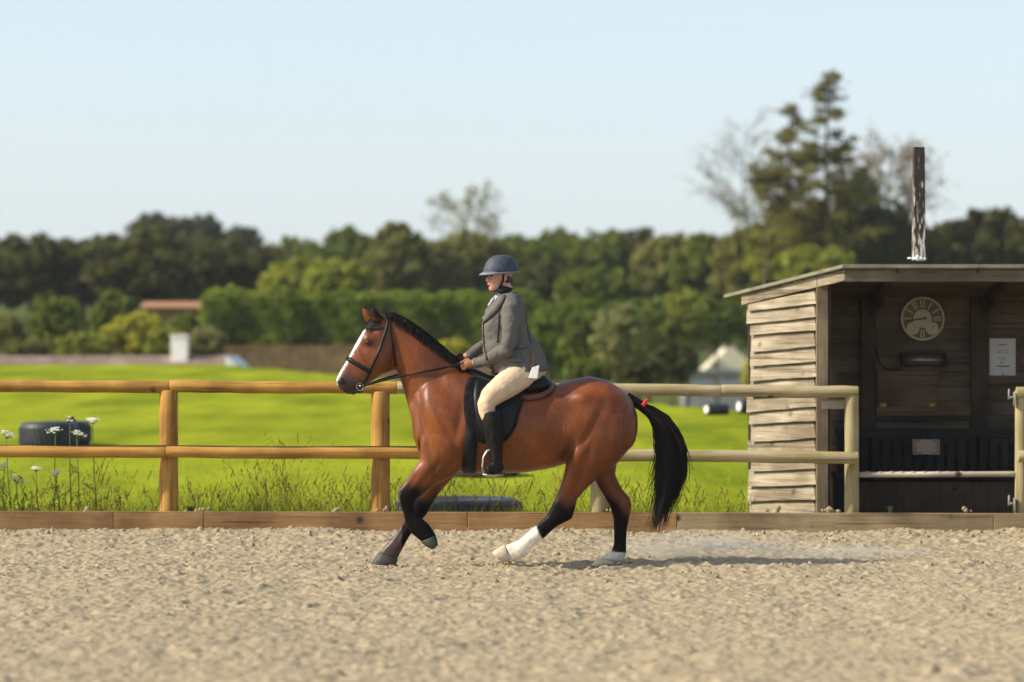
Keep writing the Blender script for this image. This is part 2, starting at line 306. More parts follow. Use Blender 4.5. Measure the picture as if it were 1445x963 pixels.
def clods():
    g = np.random.default_rng(5); base = bmesh.new(); bmesh.ops.create_icosphere(base, subdivisions=1, radius=1)
    bv = np.array([v.co[:] for v in base.verts]); bf = np.array([[v.index for v in f.verts] for f in base.faces]); base.free()
    V = []; Fc = []; n = 0
    for k in range(500):
        x = g.uniform(-5.4, 5.6); y = FY-abs(g.normal(0, 3.2)) if k % 3 else FY-g.uniform(.05, .6)
        if y < 15.5: continue
        r = g.uniform(.007, .02)*(1 if k % 8 else 1.5); z = sand_z(x, y)+r*.2
        v = bv*(r*g.uniform(.7, 1.3, 3))*(1+g.uniform(-.25, .25, (len(bv), 1)))+np.array([x, y, z]); V.append(v); Fc.append(bf+n); n += len(bv)
    for hx, hy in ((-1.06, 24.14), (-.98, 24.12), (.80, 24.14), (.68, 24.14), (.92, 24.10), (-.10, 23.9)):   # sand pushed up round the planted hooves
        for q in range(26):
            x = hx+g.normal(0, .055); y = hy+g.normal(-.05, .05); r = g.uniform(.008, .02)
            v = bv*(r*g.uniform(.7, 1.3, 3))*(1+g.uniform(-.25, .25, (len(bv), 1)))+np.array([x, y, sand_z(x, y)+r*.5]); V.append(v); Fc.append(bf+n); n += len(bv)
    for (px, n_) in ((285, 6), (120, 4), (1170, 14), (475, 4), (540, 6), (1090, 3), (1362, 3), (860, 5)):   # crumbs lying on the kickboard
        for q in range(n_):
            c = P(px+g.normal(0, 6), 722.5, FY+.06); r = g.uniform(.012, .026)
            v = bv*(r*g.uniform(.8, 1.3, 3))*(1+g.uniform(-.25, .25, (len(bv), 1)))+np.array([c.x, c.y+g.uniform(-.02, .02), c.z+.006+r*.5*(q % 3)]); V.append(v); Fc.append(bf+n); n += len(bv)
    o = np_mesh('sand_clods', np.concatenate(V), np.concatenate(Fc), M['sand'], None, True); tag(o, 'loose clods of pale arena sand', 'sand', kind='stuff')
clods()
# ------------------------------------------------------------------ kickboard and fences
kb = empty('kickboard', P(722, 745, FY), 'long low timber kickboard edging the arena sand at the foot of the fence', 'kickboard')
joints = [-420, -120, 160, 287, 660, 955, 1402, 1700]
for i in range(len(joints)-1):
    a, b = joints[i], joints[i+1]; y0 = 721.6+a*3.2/1445; y1 = 721.6+b*3.2/1445; d = .0015*(i % 2)
    A0 = P(a+.35, y0, FY); B0 = P(b-.35, y1, FY); t = .055
    mb = MB(); fr = [Vector((A0.x, FY+d, A0.z-.26)), Vector((B0.x, FY+d, B0.z-.26)), Vector((B0.x, FY+d, B0.z)), Vector((A0.x, FY+d, A0.z))]
    mb.hexa(fr+[v+Vector((0, t, 0)) for v in fr]); mb.build('plank', M['boardr'] if a > 800 else M['board'], kb, bevel=.005)
fence = empty('post_and_rail_fence', P(537, 722, FY+.15), 'two-rail round timber fence running behind the bay horse, orange-brown left and grey right', 'fence')
def rail(x0, y0, x1, y1, rpx, Y, m, parent, label=None):
    a = P(x0, y0, Y); b = P(x1, y1, Y); r = rpx*Y/F; n = 26; mb = MB(); pts = []; rad = []
    for i in range(n+1):
        t = i/n; p = a.lerp(b, t); p.z += .003*math.sin(t*9+x0)+.0015*math.sin(t*31); pts.append(p); rad.append(r*(1+.018*math.sin(t*17+y0)+.012*math.sin(t*43)))
    mb.tube(pts, rad, 16); o = mb.build('rail', m, parent, True); o.data.polygons[-1].use_smooth = False; o.data.polygons[-2].use_smooth = False
    b_ = o.modifiers.new('bevel', 'BEVEL'); b_.width = .005; b_.segments = 2; b_.limit_method = 'ANGLE'; b_.angle_limit = math.radians(60)
    if label: o['label'] = label
    return o
def post(px, rpx, ytop, Y, m, parent, lean=0):
    t = P(px, ytop, Y); b = P(px, 740, Y); b.z = .02; t.x += lean; r = rpx*Y/F; mb = MB()
    n = 12; mb.tube([b.lerp(t, i/n) for i in range(n+1)], [r*(1.02-.05*i/n+.012*math.sin(i*2+px)) for i in range(n+1)], 20)
    o = mb.build('post', m, parent, True); o.data.polygons[-1].use_smooth = False
    b_ = o.modifiers.new('bevel', 'BEVEL'); b_.width = .01; b_.segments = 2; b_.limit_method = 'ANGLE'; b_.angle_limit = math.radians(60); return o
PY = FY+.17
for px, r, m in ((-62, 13.5, 'orangev'), (238, 13.4, 'orangev'), (537, 13.4, 'orangev'), (846, 13, 'greyv'), (1202, 10.2, 'greyv')):
    post(px, r, 549.5+px*.006, PY, M[m], fence)
RY = FY+.055
rail(-330, 545, 239, 545.6, 8.6, PY-.02, M['orange'], fence, 'orange-brown upper rail'); rail(239.5, 545.8, 560, 547.6, 8.6, PY-.02, M['orange'], fence, 'orange-brown upper rail'); rail(560.5, 547.8, 1017, 551.5, 8.5, PY-.02, M['grey'], fence, 'grey weathered upper rail'); rail(1017.5, 551.6, 1211, 553.8, 8.6, PY-.02, M['grey'], fence, 'grey weathered upper rail')
rail(-330, 637, 234, 637.8, 8.4, RY-.02, M['orange'], fence, 'orange-brown lower rail'); rail(234.5, 638, 700, 640.5, 8.4, RY-.02, M['orange'], fence, 'orange-brown lower rail'); rail(700.5, 641, 1211, 646, 8.6, RY-.02, M['grey'], fence, 'grey weathered lower rail')
br = MB(); c = P(1176, 570.5, PY+.02); br.box(c, (33*PY/F, .03, 14*PY/F)); o = br.build('bracket', M['clap'], fence, bevel=.003); o['label'] = 'short pale board under the rail end'
mb = MB(); mb.tube([P(x, 629.3+x*.0035+.5*math.sin(x*.02), RY-.035) for x in range(-330, 640, 30)], .0075, 6); tag(mb.build('cord', M['rope'], None, True), 'thin black cord lying along the top of the lower orange rail', 'cord')
f2 = empty('gate_side_fence', P(1439, 722, PY), 'short grey fence end with one thick post beside the gap at the far right', 'fence')
post(1441, 9, 551, PY, M['greyv'], f2); rail(1434, 555.5, 1760, 557, 8.8, PY-.02, M['grey'], f2); rail(1436, 644, 1760, 646, 8.6, RY-.02, M['grey'], f2); post(1740, 11, 551, PY, M['greyv'], f2)
for y in (561, 711):
    mb = MB(); q = P(1431, y, PY-.05); s = PY/F
    mb.tube([q, q+Vector((-7*s, 0, 0))], .012, 8); mb.tube([q+Vector((-7*s, 0, -3*s)), q+Vector((-7*s, 0, 12*s))], [.012, .009], 8); mb.box(q+Vector((0, 0, -2*s)), (.012, .05, 20*s))
    mb.build('gate_hook', M['galv'], f2, True)
sr = empty('slip_rail', P(1322, 669, PY), 'pale thin bar with faded red marks closing the gap in front of the hut', 'barrier')
mb = MB(); mb.tube([P(1207+i*23.5, 670.2-i*.12, PY) for i in range(11)], 3.9*PY/F, 12); mb.build('pole', M['pinkwhite'], sr, True)
for i in range(13):
    mb = MB(); x = 1222+i*16.5+random.uniform(-3, 3); mb.tube([P(x, 668.3, PY-.001), P(x+random.uniform(5, 9), 668.2, PY-.001)], 3.0*PY/F, 10); mb.build('red_mark', M['pink'], sr, True)
# ------------------------------------------------------------------ hut
hut = empty('wooden_hut', (4.0, 29.2, .12), 'open-fronted weathered timber judging hut with clapboard side and sloping roof', 'hut')
WA = Vector((2.99, 28.0, 0)); WB = Vector((2.29, 28.9, 0)); wd = (WB-WA).normalized(); wnrm = Vector((wd.y, -wd.x, 0)); wnrm = -wnrm if wnrm.y > 0 else wnrm
def wallpt(px, py, off=0):
    k = (px-CX)/F; A = WA+wnrm*off; t = (k*A.y-A.x)/(wd.x-k*wd.y); q = A+wd*t; return Vector((q.x, q.y, CAMZ-(py-HOR)/F*q.y))
def roofz(y): return 2.575-.156*(y-27.6)
lo_r = [203, 246, 290, 340, 390, 440, 487, 536, 582, 636, 684, 736, 788, 838, 889]; lo_l = [228, 268, 306, 360, 406, 456, 505, 556, 594, 650, 694, 745, 795, 845, 889]
pr, pl = 150, 196
for i in range(15):
    yr0, yr1, yl0, yl1 = [340+v/2.29 for v in (pr-5, lo_r[i], pl-5, lo_l[i])]
    if i == 0: yl0 = 340+206/2.29; yr0 = 340+160/2.29
    xl = 1057+random.uniform(-4.5, 2.5)+(2 if i > 9 else 0); xr = 1150.5+random.uniform(-.8, .8)
    mb = MB(); n = 7; fr = []; bt = []
    for j in range(n+1):
        t = j/n; x = xl+(xr-xl)*t; w = random.uniform(-.5, .5) if 0 < j < n else 0
        fr.append((wallpt(x-(2.2 if j == n else 0)+(1.0 if j == 0 else 0), yl0+(yr0-yl0)*t, .010), wallpt(x+(.8 if j == n else 0), yl1+(yr1-yl1)*t+w+1.2*math.sin(t*3.1)*math.sin(i*2.3), .056)))
    R = []
    for a, b in fr: R.append([a, b, b-wnrm*.02, a-wnrm*.02])
    mb.loft(R); mb.build('clapboard', M['clap'], hut, bevel=.002)
    pr, pl = lo_r[i], lo_l[i]
def wbox(a, b, z0, z1, th, off, m, name):   # upright slab between plan points a-b
    a = Vector((a[0], a[1], 0)); b = Vector((b[0], b[1], 0)); d = (b-a).normalized(); nn = Vector((d.y, -d.x, 0)); mb = MB()
    z1 = z1 if hasattr(z1, '__len__') else (z1, z1); z0 = z0 if hasattr(z0, '__len__') else (z0, z0)
    q = [a+nn*off+Vector((0, 0, z0[0])), b+nn*off+Vector((0, 0, z0[1])), b+nn*off+Vector((0, 0, z1[1])), a+nn*off+Vector((0, 0, z1[0]))]
    mb.hexa(q+[v-nn*th for v in q]); return mb.build(name, m, hut, bevel=.004)
p0 = wallpt(1159, 600, .0)
wbox((p0.x-.05, p0.y-.05), (p0.x+.06, p0.y-.05), .1, roofz(28)-.06, .1, 0, M['hutpost'], 'corner_post')
RX = 7.0
# side lining and back wall built from separate boards
bw0 = 29.1; back_x0 = 2.34; nb = 17
for i in range(nb):
    z0 = .14+i*.142; z1 = z0+.139; top = min(z1, roofz(bw0)-.04)
    if top-z0 < .03: continue
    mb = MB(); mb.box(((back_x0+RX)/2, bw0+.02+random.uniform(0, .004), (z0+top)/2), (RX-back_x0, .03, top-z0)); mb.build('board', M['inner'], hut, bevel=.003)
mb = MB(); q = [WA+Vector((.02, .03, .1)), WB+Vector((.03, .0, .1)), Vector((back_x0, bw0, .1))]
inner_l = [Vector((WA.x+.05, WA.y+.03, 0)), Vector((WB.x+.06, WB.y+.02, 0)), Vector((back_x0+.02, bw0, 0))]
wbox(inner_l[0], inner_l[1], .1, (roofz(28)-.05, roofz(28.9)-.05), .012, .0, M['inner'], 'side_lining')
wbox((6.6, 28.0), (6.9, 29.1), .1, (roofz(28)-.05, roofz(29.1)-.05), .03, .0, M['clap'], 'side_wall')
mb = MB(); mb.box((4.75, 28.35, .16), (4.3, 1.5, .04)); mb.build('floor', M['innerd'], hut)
BS = F/bw0
def bx(px): return (px-CX)/BS
def bz(py): return CAMZ-(py-HOR)/BS
for a, b in ((1214, 1234), (1369, 1391), (1520, 1542)):
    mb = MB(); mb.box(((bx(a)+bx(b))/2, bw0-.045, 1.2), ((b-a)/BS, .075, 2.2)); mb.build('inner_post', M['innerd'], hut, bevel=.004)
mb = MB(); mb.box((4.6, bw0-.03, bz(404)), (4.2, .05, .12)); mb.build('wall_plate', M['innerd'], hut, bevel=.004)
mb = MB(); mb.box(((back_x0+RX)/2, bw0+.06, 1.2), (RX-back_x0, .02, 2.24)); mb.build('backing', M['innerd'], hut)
# roof: one pitched sheet with splayed corner, fascias, rafters
pl_ = [(3.10, 27.6), (2.10, 29.2), (2.2, 29.4), (7.4, 29.4), (7.4, 29.2), (6.6, 27.6)]
mb = MB(); n = len(pl_); vs = [Vector((x, y, roofz(y))) for x, y in pl_]+[Vector((x, y, roofz(y)-.034)) for x, y in pl_]
mb.add(vs, [tuple(range(n)), tuple(range(2*n-1, n-1, -1))]+[(i, (i+1) % n, n+(i+1) % n, n+i) for i in range(n)]); mb.build('roof', M['roof'], hut, bevel=.004)
wbox((3.13, 27.66), (6.6, 27.66), roofz(27.66)-.152, roofz(27.66)-.038, .03, 0, M['hutwood'], 'fascia')
fa = Vector((3.125, 27.66, 0)); fb = Vector((2.26, 29.02, 0))
wbox((fb.x, fb.y), (fa.x, fa.y), (roofz(fb.y)-.135, roofz(fa.y)-.142), (roofz(fb.y)-.036, roofz(fa.y)-.036), .03, .0, M['clap'], 'bargeboard')
for px in (1266, 1380, 1500):
    mb = MB(); mb.box(P(px, 381, 27.627), (.028, .008, .06)); mb.build('cleat', M['innerd'], hut)
for px in (1232, 1391, 1540):
    x = bx(px); mb = MB(); a = Vector((x, 27.75, roofz(27.75)-.09)); b = Vector((x, 29.05, roofz(29.05)-.09)); w = Vector((.03, 0, 0)); h = Vector((0, 0, .05))
    mb.hexa([a-w-h, a+w-h, a+w+h, a-w+h, b-w-h, b+w-h, b+w+h, b-w+h]); mb.build('rafter', M['innerd'], hut)
    mb = MB(); a = Vector((x+.04, 28.6, roofz(28.6)-.17)); b = Vector((x-.03, bw0-.08, 2.16)); mb.tube([a, b], .035, 4); mb.build('brace', M['innerd'], hut)
for i in range(9):
    y0 = 27.68+i*.158; y1 = y0+.155; x0 = max(3.12-(y0-27.6)*.62, 2.36); mb = MB()
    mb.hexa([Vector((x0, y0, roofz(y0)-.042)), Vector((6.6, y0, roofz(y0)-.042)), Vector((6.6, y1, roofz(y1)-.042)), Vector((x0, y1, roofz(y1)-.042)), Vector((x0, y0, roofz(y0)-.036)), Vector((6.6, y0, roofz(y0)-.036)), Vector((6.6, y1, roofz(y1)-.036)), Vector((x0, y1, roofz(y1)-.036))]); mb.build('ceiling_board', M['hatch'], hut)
# hatch, ledge, hinges
ht = MB(); ht.box(((bx(1237)+bx(1324))/2, bw0-.012, (bz(523)+bz(575))/2), (87/BS, .03, 50/BS)); ht = ht.build('hatch', M['hatch'], hut, bevel=.004)
for x in (1246, 1315):
    mb = MB(); mb.box((bx(x)-.016, bw0-.034, bz(573)), (.026, .012, .05)); mb.box((bx(x)+.016, bw0-.034, bz(573)), (.026, .012, .05)); mb.tube([(bx(x), bw0-.04, bz(577)), (bx(x), bw0-.04, bz(569))], .008, 8); mb.build('hinge', M['brass'], ht)
mb = MB(); mb.box(((bx(1235)+bx(1370))/2, bw0-.03, bz(580.5)), (134/BS, .06, 13/BS)); mb.build('ledge', M['hatch'], hut, bevel=.004)
mb = MB(); mb.box(((bx(1235)+bx(1370))/2, bw0-.022, bz(592)), (134/BS, .04, .02)); mb.build('batten', M['innerd'], hut, bevel=.003)
# bench inside the hut
bY = 28.8; bs = F/bY
def cxz(px, py, Y): return P(px, py, Y)
bench = empty('bench', P(1310, 735, bY), 'long dark bench with slatted back standing in the shaded hut', 'bench')
def bbox(x0, x1, y0, y1, Y, d, m, name):
    a = P(x0, y0, Y); b = P(x1, y1, Y); mb = MB(); mb.box(((a.x+b.x)/2, Y+d/2, (a.z+b.z)/2), (b.x-a.x, d, a.z-b.z)); return mb.build(name, m, bench, bevel=.004)
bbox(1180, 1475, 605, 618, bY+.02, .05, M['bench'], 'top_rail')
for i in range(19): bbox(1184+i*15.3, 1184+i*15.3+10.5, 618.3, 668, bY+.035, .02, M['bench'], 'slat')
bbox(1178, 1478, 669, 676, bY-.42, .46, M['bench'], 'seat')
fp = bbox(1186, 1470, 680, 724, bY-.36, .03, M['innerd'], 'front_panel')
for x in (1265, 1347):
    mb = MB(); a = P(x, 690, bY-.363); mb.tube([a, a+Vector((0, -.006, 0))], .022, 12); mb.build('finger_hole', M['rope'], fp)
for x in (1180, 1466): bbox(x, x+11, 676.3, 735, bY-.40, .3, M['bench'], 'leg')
pq = empty('plaque', P(1307, 631, bY), 'small brown engraved plaque fixed on the dark bench back', 'plaque')
mb = MB(); a = P(1307, 631, bY+.005); mb.box(a, (39/bs, .015, 22/bs)); mb.build('plate', M['plaque'], pq, bevel=.003)
for i, (w, h) in enumerate(((16, 1.5), (26, 1.5), (28, 1.5), (22, 1.3), (26, 1.5), (10, 1.3))):
    q = P(1307, 622.6+i*3.3, bY+.005); mb = MB(); x = -w/2
    while x < w/2-1.5:
        l = random.uniform(1.5, 4); mb.box((q.x+(x+l/2)/bs, bY-.0045, q.z), (l/bs, .003, h/bs)); x += l+.8
    mb.build('lettering', M['engrave'], pq)
# clock
ck = empty('wall_clock', P(1301, 450, bw0), 'round cream and olive wall clock with two small dials, high on the hut wall', 'clock')
cc = Vector((bx(1301), bw0-.01, bz(450))); cr_ = 31/BS
def ring(mb, c, r0, r1, y0, y1, n=40):
    R = []
    for i in range(n+1):
        a = 2*math.pi*i/n; d = Vector((math.cos(a), 0, math.sin(a))); R.append([c+d*r0+Vector((0, y0, 0)), c+d*r1+Vector((0, y0, 0)), c+d*r1+Vector((0, y1, 0)), c+d*r0+Vector((0, y1, 0))])
    mb.loft(R, False)
def disc(mb, c, r, y0, y1, n=32): mb.loft([[c+Vector((math.cos(2*math.pi*i/n)*r, y, math.sin(2*math.pi*i/n)*r)) for i in range(n)] for y in (y0, y1)])
mb = MB(); ring(mb, cc, cr_*.9, cr_, -.05, .0); mb.build('rim', M['clocktrim'], ck, True, bevel=.004)
mb = MB(); disc(mb, cc, cr_*.92, -.028, 0); mb.build('face', M['clockface'], ck)
mb = MB(); disc(mb, cc, cr_*.42, -.033, -.028); mb.build('centre_dial', M['clocktrim'], ck)
for h in range(12):
    a = math.radians(90-h*30)
    if h in (5, 7, 4, 8): continue
    mb = MB(); d = Vector((math.cos(a), 0, math.sin(a))); s_ = Vector((-d.z, 0, d.x)); ws = [-.012, .012] if h in (0, 3, 6, 11) else [0]
    for k in ws:
        p0_ = cc+d*cr_*.5+s_*k+Vector((0, -.031, 0)); p1_ = cc+d*cr_*.86+s_*k*1.3+Vector((0, -.031, 0)); mb.hexa([p0_-s_*.006, p0_+s_*.006, p1_+s_*.007, p1_-s_*.007]+[v+Vector((0, .003, 0)) for v in (p0_-s_*.006, p0_+s_*.006, p1_+s_*.007, p1_-s_*.007)])
    mb.build('numeral', M['clocktrim'], ck)
for sx in (-1, 1):
    mb = MB(); c = cc+Vector((sx*cr_*.43, 0, -cr_*.44)); disc(mb, c, cr_*.29, -.037, -.028); o = mb.build('small_dial', M['clocktrim'], ck)
    mb = MB(); mb.box(c+Vector((.01, -.039, .012)), (.005, .003, .04), rot=Matrix.Rotation(.7*sx, 3, 'Y')); mb.build('needle', M['ink'], o)
for ang, l, w in ((188, .72, .011), (262, .42, .013)):
    a = math.radians(ang); d = Vector((math.cos(a), 0, math.sin(a))); s_ = Vector((-d.z, 0, d.x)); p_ = cc-d*.04+Vector((0, -.042, 0)); e_ = cc+d*cr_*l+Vector((0, -.042, 0)); v = [p_-s_*w, p_+s_*w, e_+s_*w*.5, e_-s_*w*.5]
    if ang == 262: continue
    MBh = MB(); MBh.hexa(v+[q+Vector((0, .004, 0)) for q in v]); MBh.build('hand', M['ink'], ck)
# heater + cable, notice
he = empty('wall_heater', P(1302, 508, bw0), 'slim dull metal bar heater mounted below the wall clock', 'heater')
mb = MB(); R = []
for i in range(9):
    a = math.pi*i/8; R.append((math.sin(a)*-.06, math.cos(a)*9/BS))
c = Vector((bx(1302), bw0-.03, bz(508))); hw = 27/BS
mb.loft([[c+Vector((x, d, z)) for d, z in R]+[c+Vector((x, 0, -9/BS+.01)), c+Vector((x, 0, 9/BS-.01))] for x in (-hw, hw)]); mb.build('reflector', M['heater'], he, True)
mb = MB(); mb.tube([c+Vector((-hw, -.065, 0)), c+Vector((hw, -.065, 0))], .011, 8); mb.build('element', M['steel'], he, True)
for sx in (-1, 1): mb = MB(); mb.box(c+Vector((sx*(hw+.018), -.03, 0)), (.032, .085, 20/BS)); mb.build('end_cap', M['bench'], he, bevel=.006)
mb = MB(); mb.tube([P(x, y, bw0-.012) for x, y in ((1272, 520), (1262, 523), (1252, 521), (1243, 514), (1238, 503), (1236, 490))], .007, 6); mb.build('cable', M['rope'], he, True)
no = empty('notice', P(1414, 504, bw0), 'white printed paper notice pinned on the dark inner wall at right', 'notice')
mb = MB(); mb.box((bx(1414.5), bw0-.003, bz(504)), (37/BS, .006, 52/BS)); mb.build('sheet', M['paper'], no)
for y, w, h in ((486.5, 11, 1.6), (495, 15, .7), (498, 17, .7), (505, 12, .7), (508, 9, .7), (512, 6, 1.5), (517, 17, 2)):
    mb = MB(); x = -w/2
    while x < w/2-.8: l = random.uniform(1, 3); mb.box((bx(1414.5+x+l/2), bw0-.0075, bz(y)), (l/BS, .002, h/BS)); x += l+.6
    mb.build('print', M['ink'], no)
mb = MB(); mb.sphere((bx(1415), bw0-.012, bz(528.5)), .008, 8, 6); mb.build('pin', M['ink'], no, True)
# weathered post on the roof
wp = empty('flue_post', P(1296, 366, 28.2), 'tall narrow weathered post with peeling white paint rising above the hut roof', 'post')
m = bpy.data.materials.new('peeling_paint'); m.use_nodes = True; N = m.node_tree.nodes; L = m.node_tree.links; b = N['Principled BSDF']; b.inputs['Roughness'].default_value = .85
tc = N.new('ShaderNodeTexCoord'); mp = N.new('ShaderNodeMapping'); mp.inputs['Scale'].default_value = (6, 6, 1.0); nz = N.new('ShaderNodeTexNoise'); nz.inputs['Scale'].default_value = 7; nz.inputs['Detail'].default_value = 8
L.new(tc.outputs['Object'], mp.inputs[0]); L.new(mp.outputs[0], nz.inputs[0]); sx = N.new('ShaderNodeSeparateXYZ'); L.new(tc.outputs['Object'], sx.inputs[0])
ma = N.new('ShaderNodeMath'); ma.operation = 'MULTIPLY_ADD'; ma.inputs[1].default_value = -.26; L.new(sx.outputs[2], ma.inputs[0]); L.new(nz.outputs[0], ma.inputs[2])
ma.inputs[1].default_value = -.22; ma2 = N.new('ShaderNodeMath'); ma2.operation = 'ADD'; ma2.inputs[1].default_value = .635; L.new(ma.outputs[0], ma2.inputs[0])
cr = N.new('ShaderNodeValToRGB'); cr.color_ramp.elements[0].position = .48; cr.color_ramp.elements[0].color = (.028, .018, .013, 1); cr.color_ramp.elements[1].position = .60; cr.color_ramp.elements[1].color = (.55, .5, .43, 1); L.new(ma2.outputs[0], cr.inputs[0]); L.new(cr.outputs[0], b.inputs['Base Color'])
Yp = 28.2; mb = MB(); R = []
for i in range(13):
    t = i/12; a = P(1296.5-.0*t, 368-t*160, Yp); w = (8.6-.9*t+.25*math.sin(i*3))*Yp/F; R.append([a+Vector((sx_*w, sy_*w, 0)) for sx_, sy_ in ((-1, -1), (1, -1), (1, 1), (-1, 1))])
mb.loft(R); mb.build('shaft', m, wp, bevel=.006)
mb = MB(); rr = random.Random(4)
for i in range(22): q = P(1296+rr.gauss(0, 6), 366.5-abs(rr.gauss(0, 1.4)), Yp-.07+rr.uniform(-.02, .05)); q.z = max(q.z, roofz(q.y)+.006); mb.sphere(q, (rr.uniform(.012, .03), rr.uniform(.012, .03), rr.uniform(.008, .018)), 7, 5)
mb.build('mortar', M['white'], wp, True)
# ------------------------------------------------------------------ horse
def sec(t, b, w, yo=0, n=28, e=2.3):
    T = H(*t); B = H(*b); c = (T+B)/2; u = (T-B)/2; c.y += yo; r = []
    for i in range(n):
        a = 2*math.pi*i/n; ca, sa = math.cos(a), math.sin(a); k = (abs(ca)**e+abs(sa)**e)**(-1/e)
        r.append(c+u*ca*k+Vector((0, w*sa*k, 0)))
    return r
def limb(mb, secs, n=20): mb.loft([sec((a, b), (c, d), w, yo, n, 2.1) for a, b, c, d, w, yo in secs])
TORSO = [(578, 566, 584, 618, .09), (588, 548, 592, 642, .17), (604, 532, 606, 657, .22), (630, 522, 632, 664, .25), (660, 523, 662, 668, .275), (700, 540, 700, 669, .30), (740, 548, 742, 667, .31), (775, 546, 778, 661, .305), (805, 536, 808, 652, .295), (832, 531, 836, 652, .285), (858, 537, 860, 648, .265), (880, 551, 882, 640, .23), (893, 566, 894, 628, .17), (899, 585, 899, 612, .09)]
NECK = [(660, 518, 588, 622, .155), (640, 504, 580, 588, .125), (618, 485, 572, 560, .10), (596, 467, 565, 536, .088), (574, 452, 558, 519, .082), (556, 444, 550, 508, .08), (543, 444, 542, 492, .07)]
HEAD = [(547, 444, 562, 510, .075), (533, 445, 558, 521, .088), (521, 454, 548, 526, .098), (513, 466, 539, 529, .098), (503, 483, 527, 537, .082), (494, 500, 517, 543, .066), (486, 514, 509, 547, .056), (478, 527, 503, 552, .056), (474, 537, 496, 556, .052), (476, 546, 490, 557, .04)]
HX = empty('bay_horse', H(720, 800), 'bay horse with white blaze and white hind socks cantering to the left', 'horse')
def build_horse():
    mb = MB()
    mb.loft([sec((a, b), (c, d), w, 0, 40, 2.15) for a, b, c, d, w in TORSO])
    mb.loft([sec((a, b), (c, d), w, 0, 28, 2.1) for a, b, c, d, w in NECK])
    mb.loft([sec((a, b), (c, d), w, 0, 28, 2.2) for a, b, c, d, w in HEAD])
    # front near (lifted), front far, hind near, hind far
    limb(mb, [(598, 610, 668, 625, .07, -.17), (594, 636, 655, 656, .085, -.165), (594, 648, 642, 671, .082, -.16), (583, 663, 616, 682, .07, -.155), (573, 678, 599, 696, .056, -.15), (562, 690, 590, 703, .052, -.15), (562, 701, 587, 706, .05, -.15), (566, 712, 586, 713, .039, -.15), (570, 724, 588, 725, .034, -.15), (573, 739, 599, 732, .042, -.15), (580, 750, 606, 738, .044, -.15), (590, 759, 613, 748, .042, -.15), (598, 765, 617, 756, .044, -.15)])
    limb(mb, [(598, 630, 655, 645, .085, .15), (600, 650, 648, 668, .085, .15), (598, 672, 632, 683, .072, .14), (592, 690, 619, 698, .058, .14), (584, 704, 609, 714, .052, .14), (579, 718, 602, 727, .044, .14), (571, 735, 588, 742, .034, .14), (557, 756, 574, 764, .034, .14), (547, 767, 567, 777, .042, .14), (538, 776, 562, 787, .04, .14), (533, 783, 560, 792, .044, .14)])
    limb(mb, [(806, 580, 897, 590, .12, -.15), (800, 610, 896, 622, .13, -.15), (799, 636, 872, 652, .115, -.15), (797, 660, 845, 672, .092, -.15), (791, 682, 826, 690, .072, -.15), (784, 700, 814, 704, .055, -.15), (776, 716, 811, 718, .05, -.15), (770, 727, 807, 731, .05, -.15), (764, 733, 785, 742, .042, -.15), (755, 741, 768, 758, .034, -.15), (743, 751, 753, 768, .033, -.15), (731, 761, 743, 783, .042, -.15), (721, 765, 732, 788, .043, -.15), (712, 768, 722, 791, .045, -.15)])
    limb(mb, [(806, 590, 897, 590, .12, .13), (812, 622, 892, 626, .12, .14), (824, 650, 872, 652, .1, .14), (837, 674, 869, 670, .082, .14), (847, 692, 878, 690, .06, .14), (855, 705, 890, 704, .052, .14), (862, 718, 893, 713, .05, .14), (866, 733, 890, 729, .042, .14), (867, 750, 886, 748, .034, .14), (867, 768, 885, 768, .034, .14), (864, 779, 885, 781, .044, .14), (852, 785, 883, 790, .046, .14), (845, 790, 881, 796, .048, .14)])
    # muscle masses
    def ell(px, py, yo, rx, ry, rz, rot=0): mb.sphere(H(px, py, yo), (rx, ry, rz), 18, 12, Matrix.Rotation(rot, 3, 'Y'))
    ell(795, 646, 0, .06, .04, .05)
    ell(481, 538, -.04, .03, .022, .03); ell(481, 538, .04, .03, .022, .03)         # nostril flares
    ell(496, 552, 0, .045, .042, .028, .5); ell(508, 551, 0, .03, .03, .03)       # lower lip and chin
    # ears (near, far)
    for pts, yo in ((((534, 453), (531, 446), (528, 439), (525, 431.5)), -.055), (((524, 455), (519, 447), (515, 438), (511, 430)), .055)):
        mb.loft([[H(p[0], p[1], yo)+Vector((math.cos(a)*r_, math.sin(a)*r_*.75, math.cos(a)*r_*.35)) for a in [2*math.pi*k/12 for k in range(12)]] for p, r_ in zip(pts, (.034, .038, .028, .006))])
    o = remesh(mb, 'body', M['coat'], .0105, 9, HX); return o
horse = build_horse()
dg = bpy.context.evaluated_depsgraph_get(); dg.update()

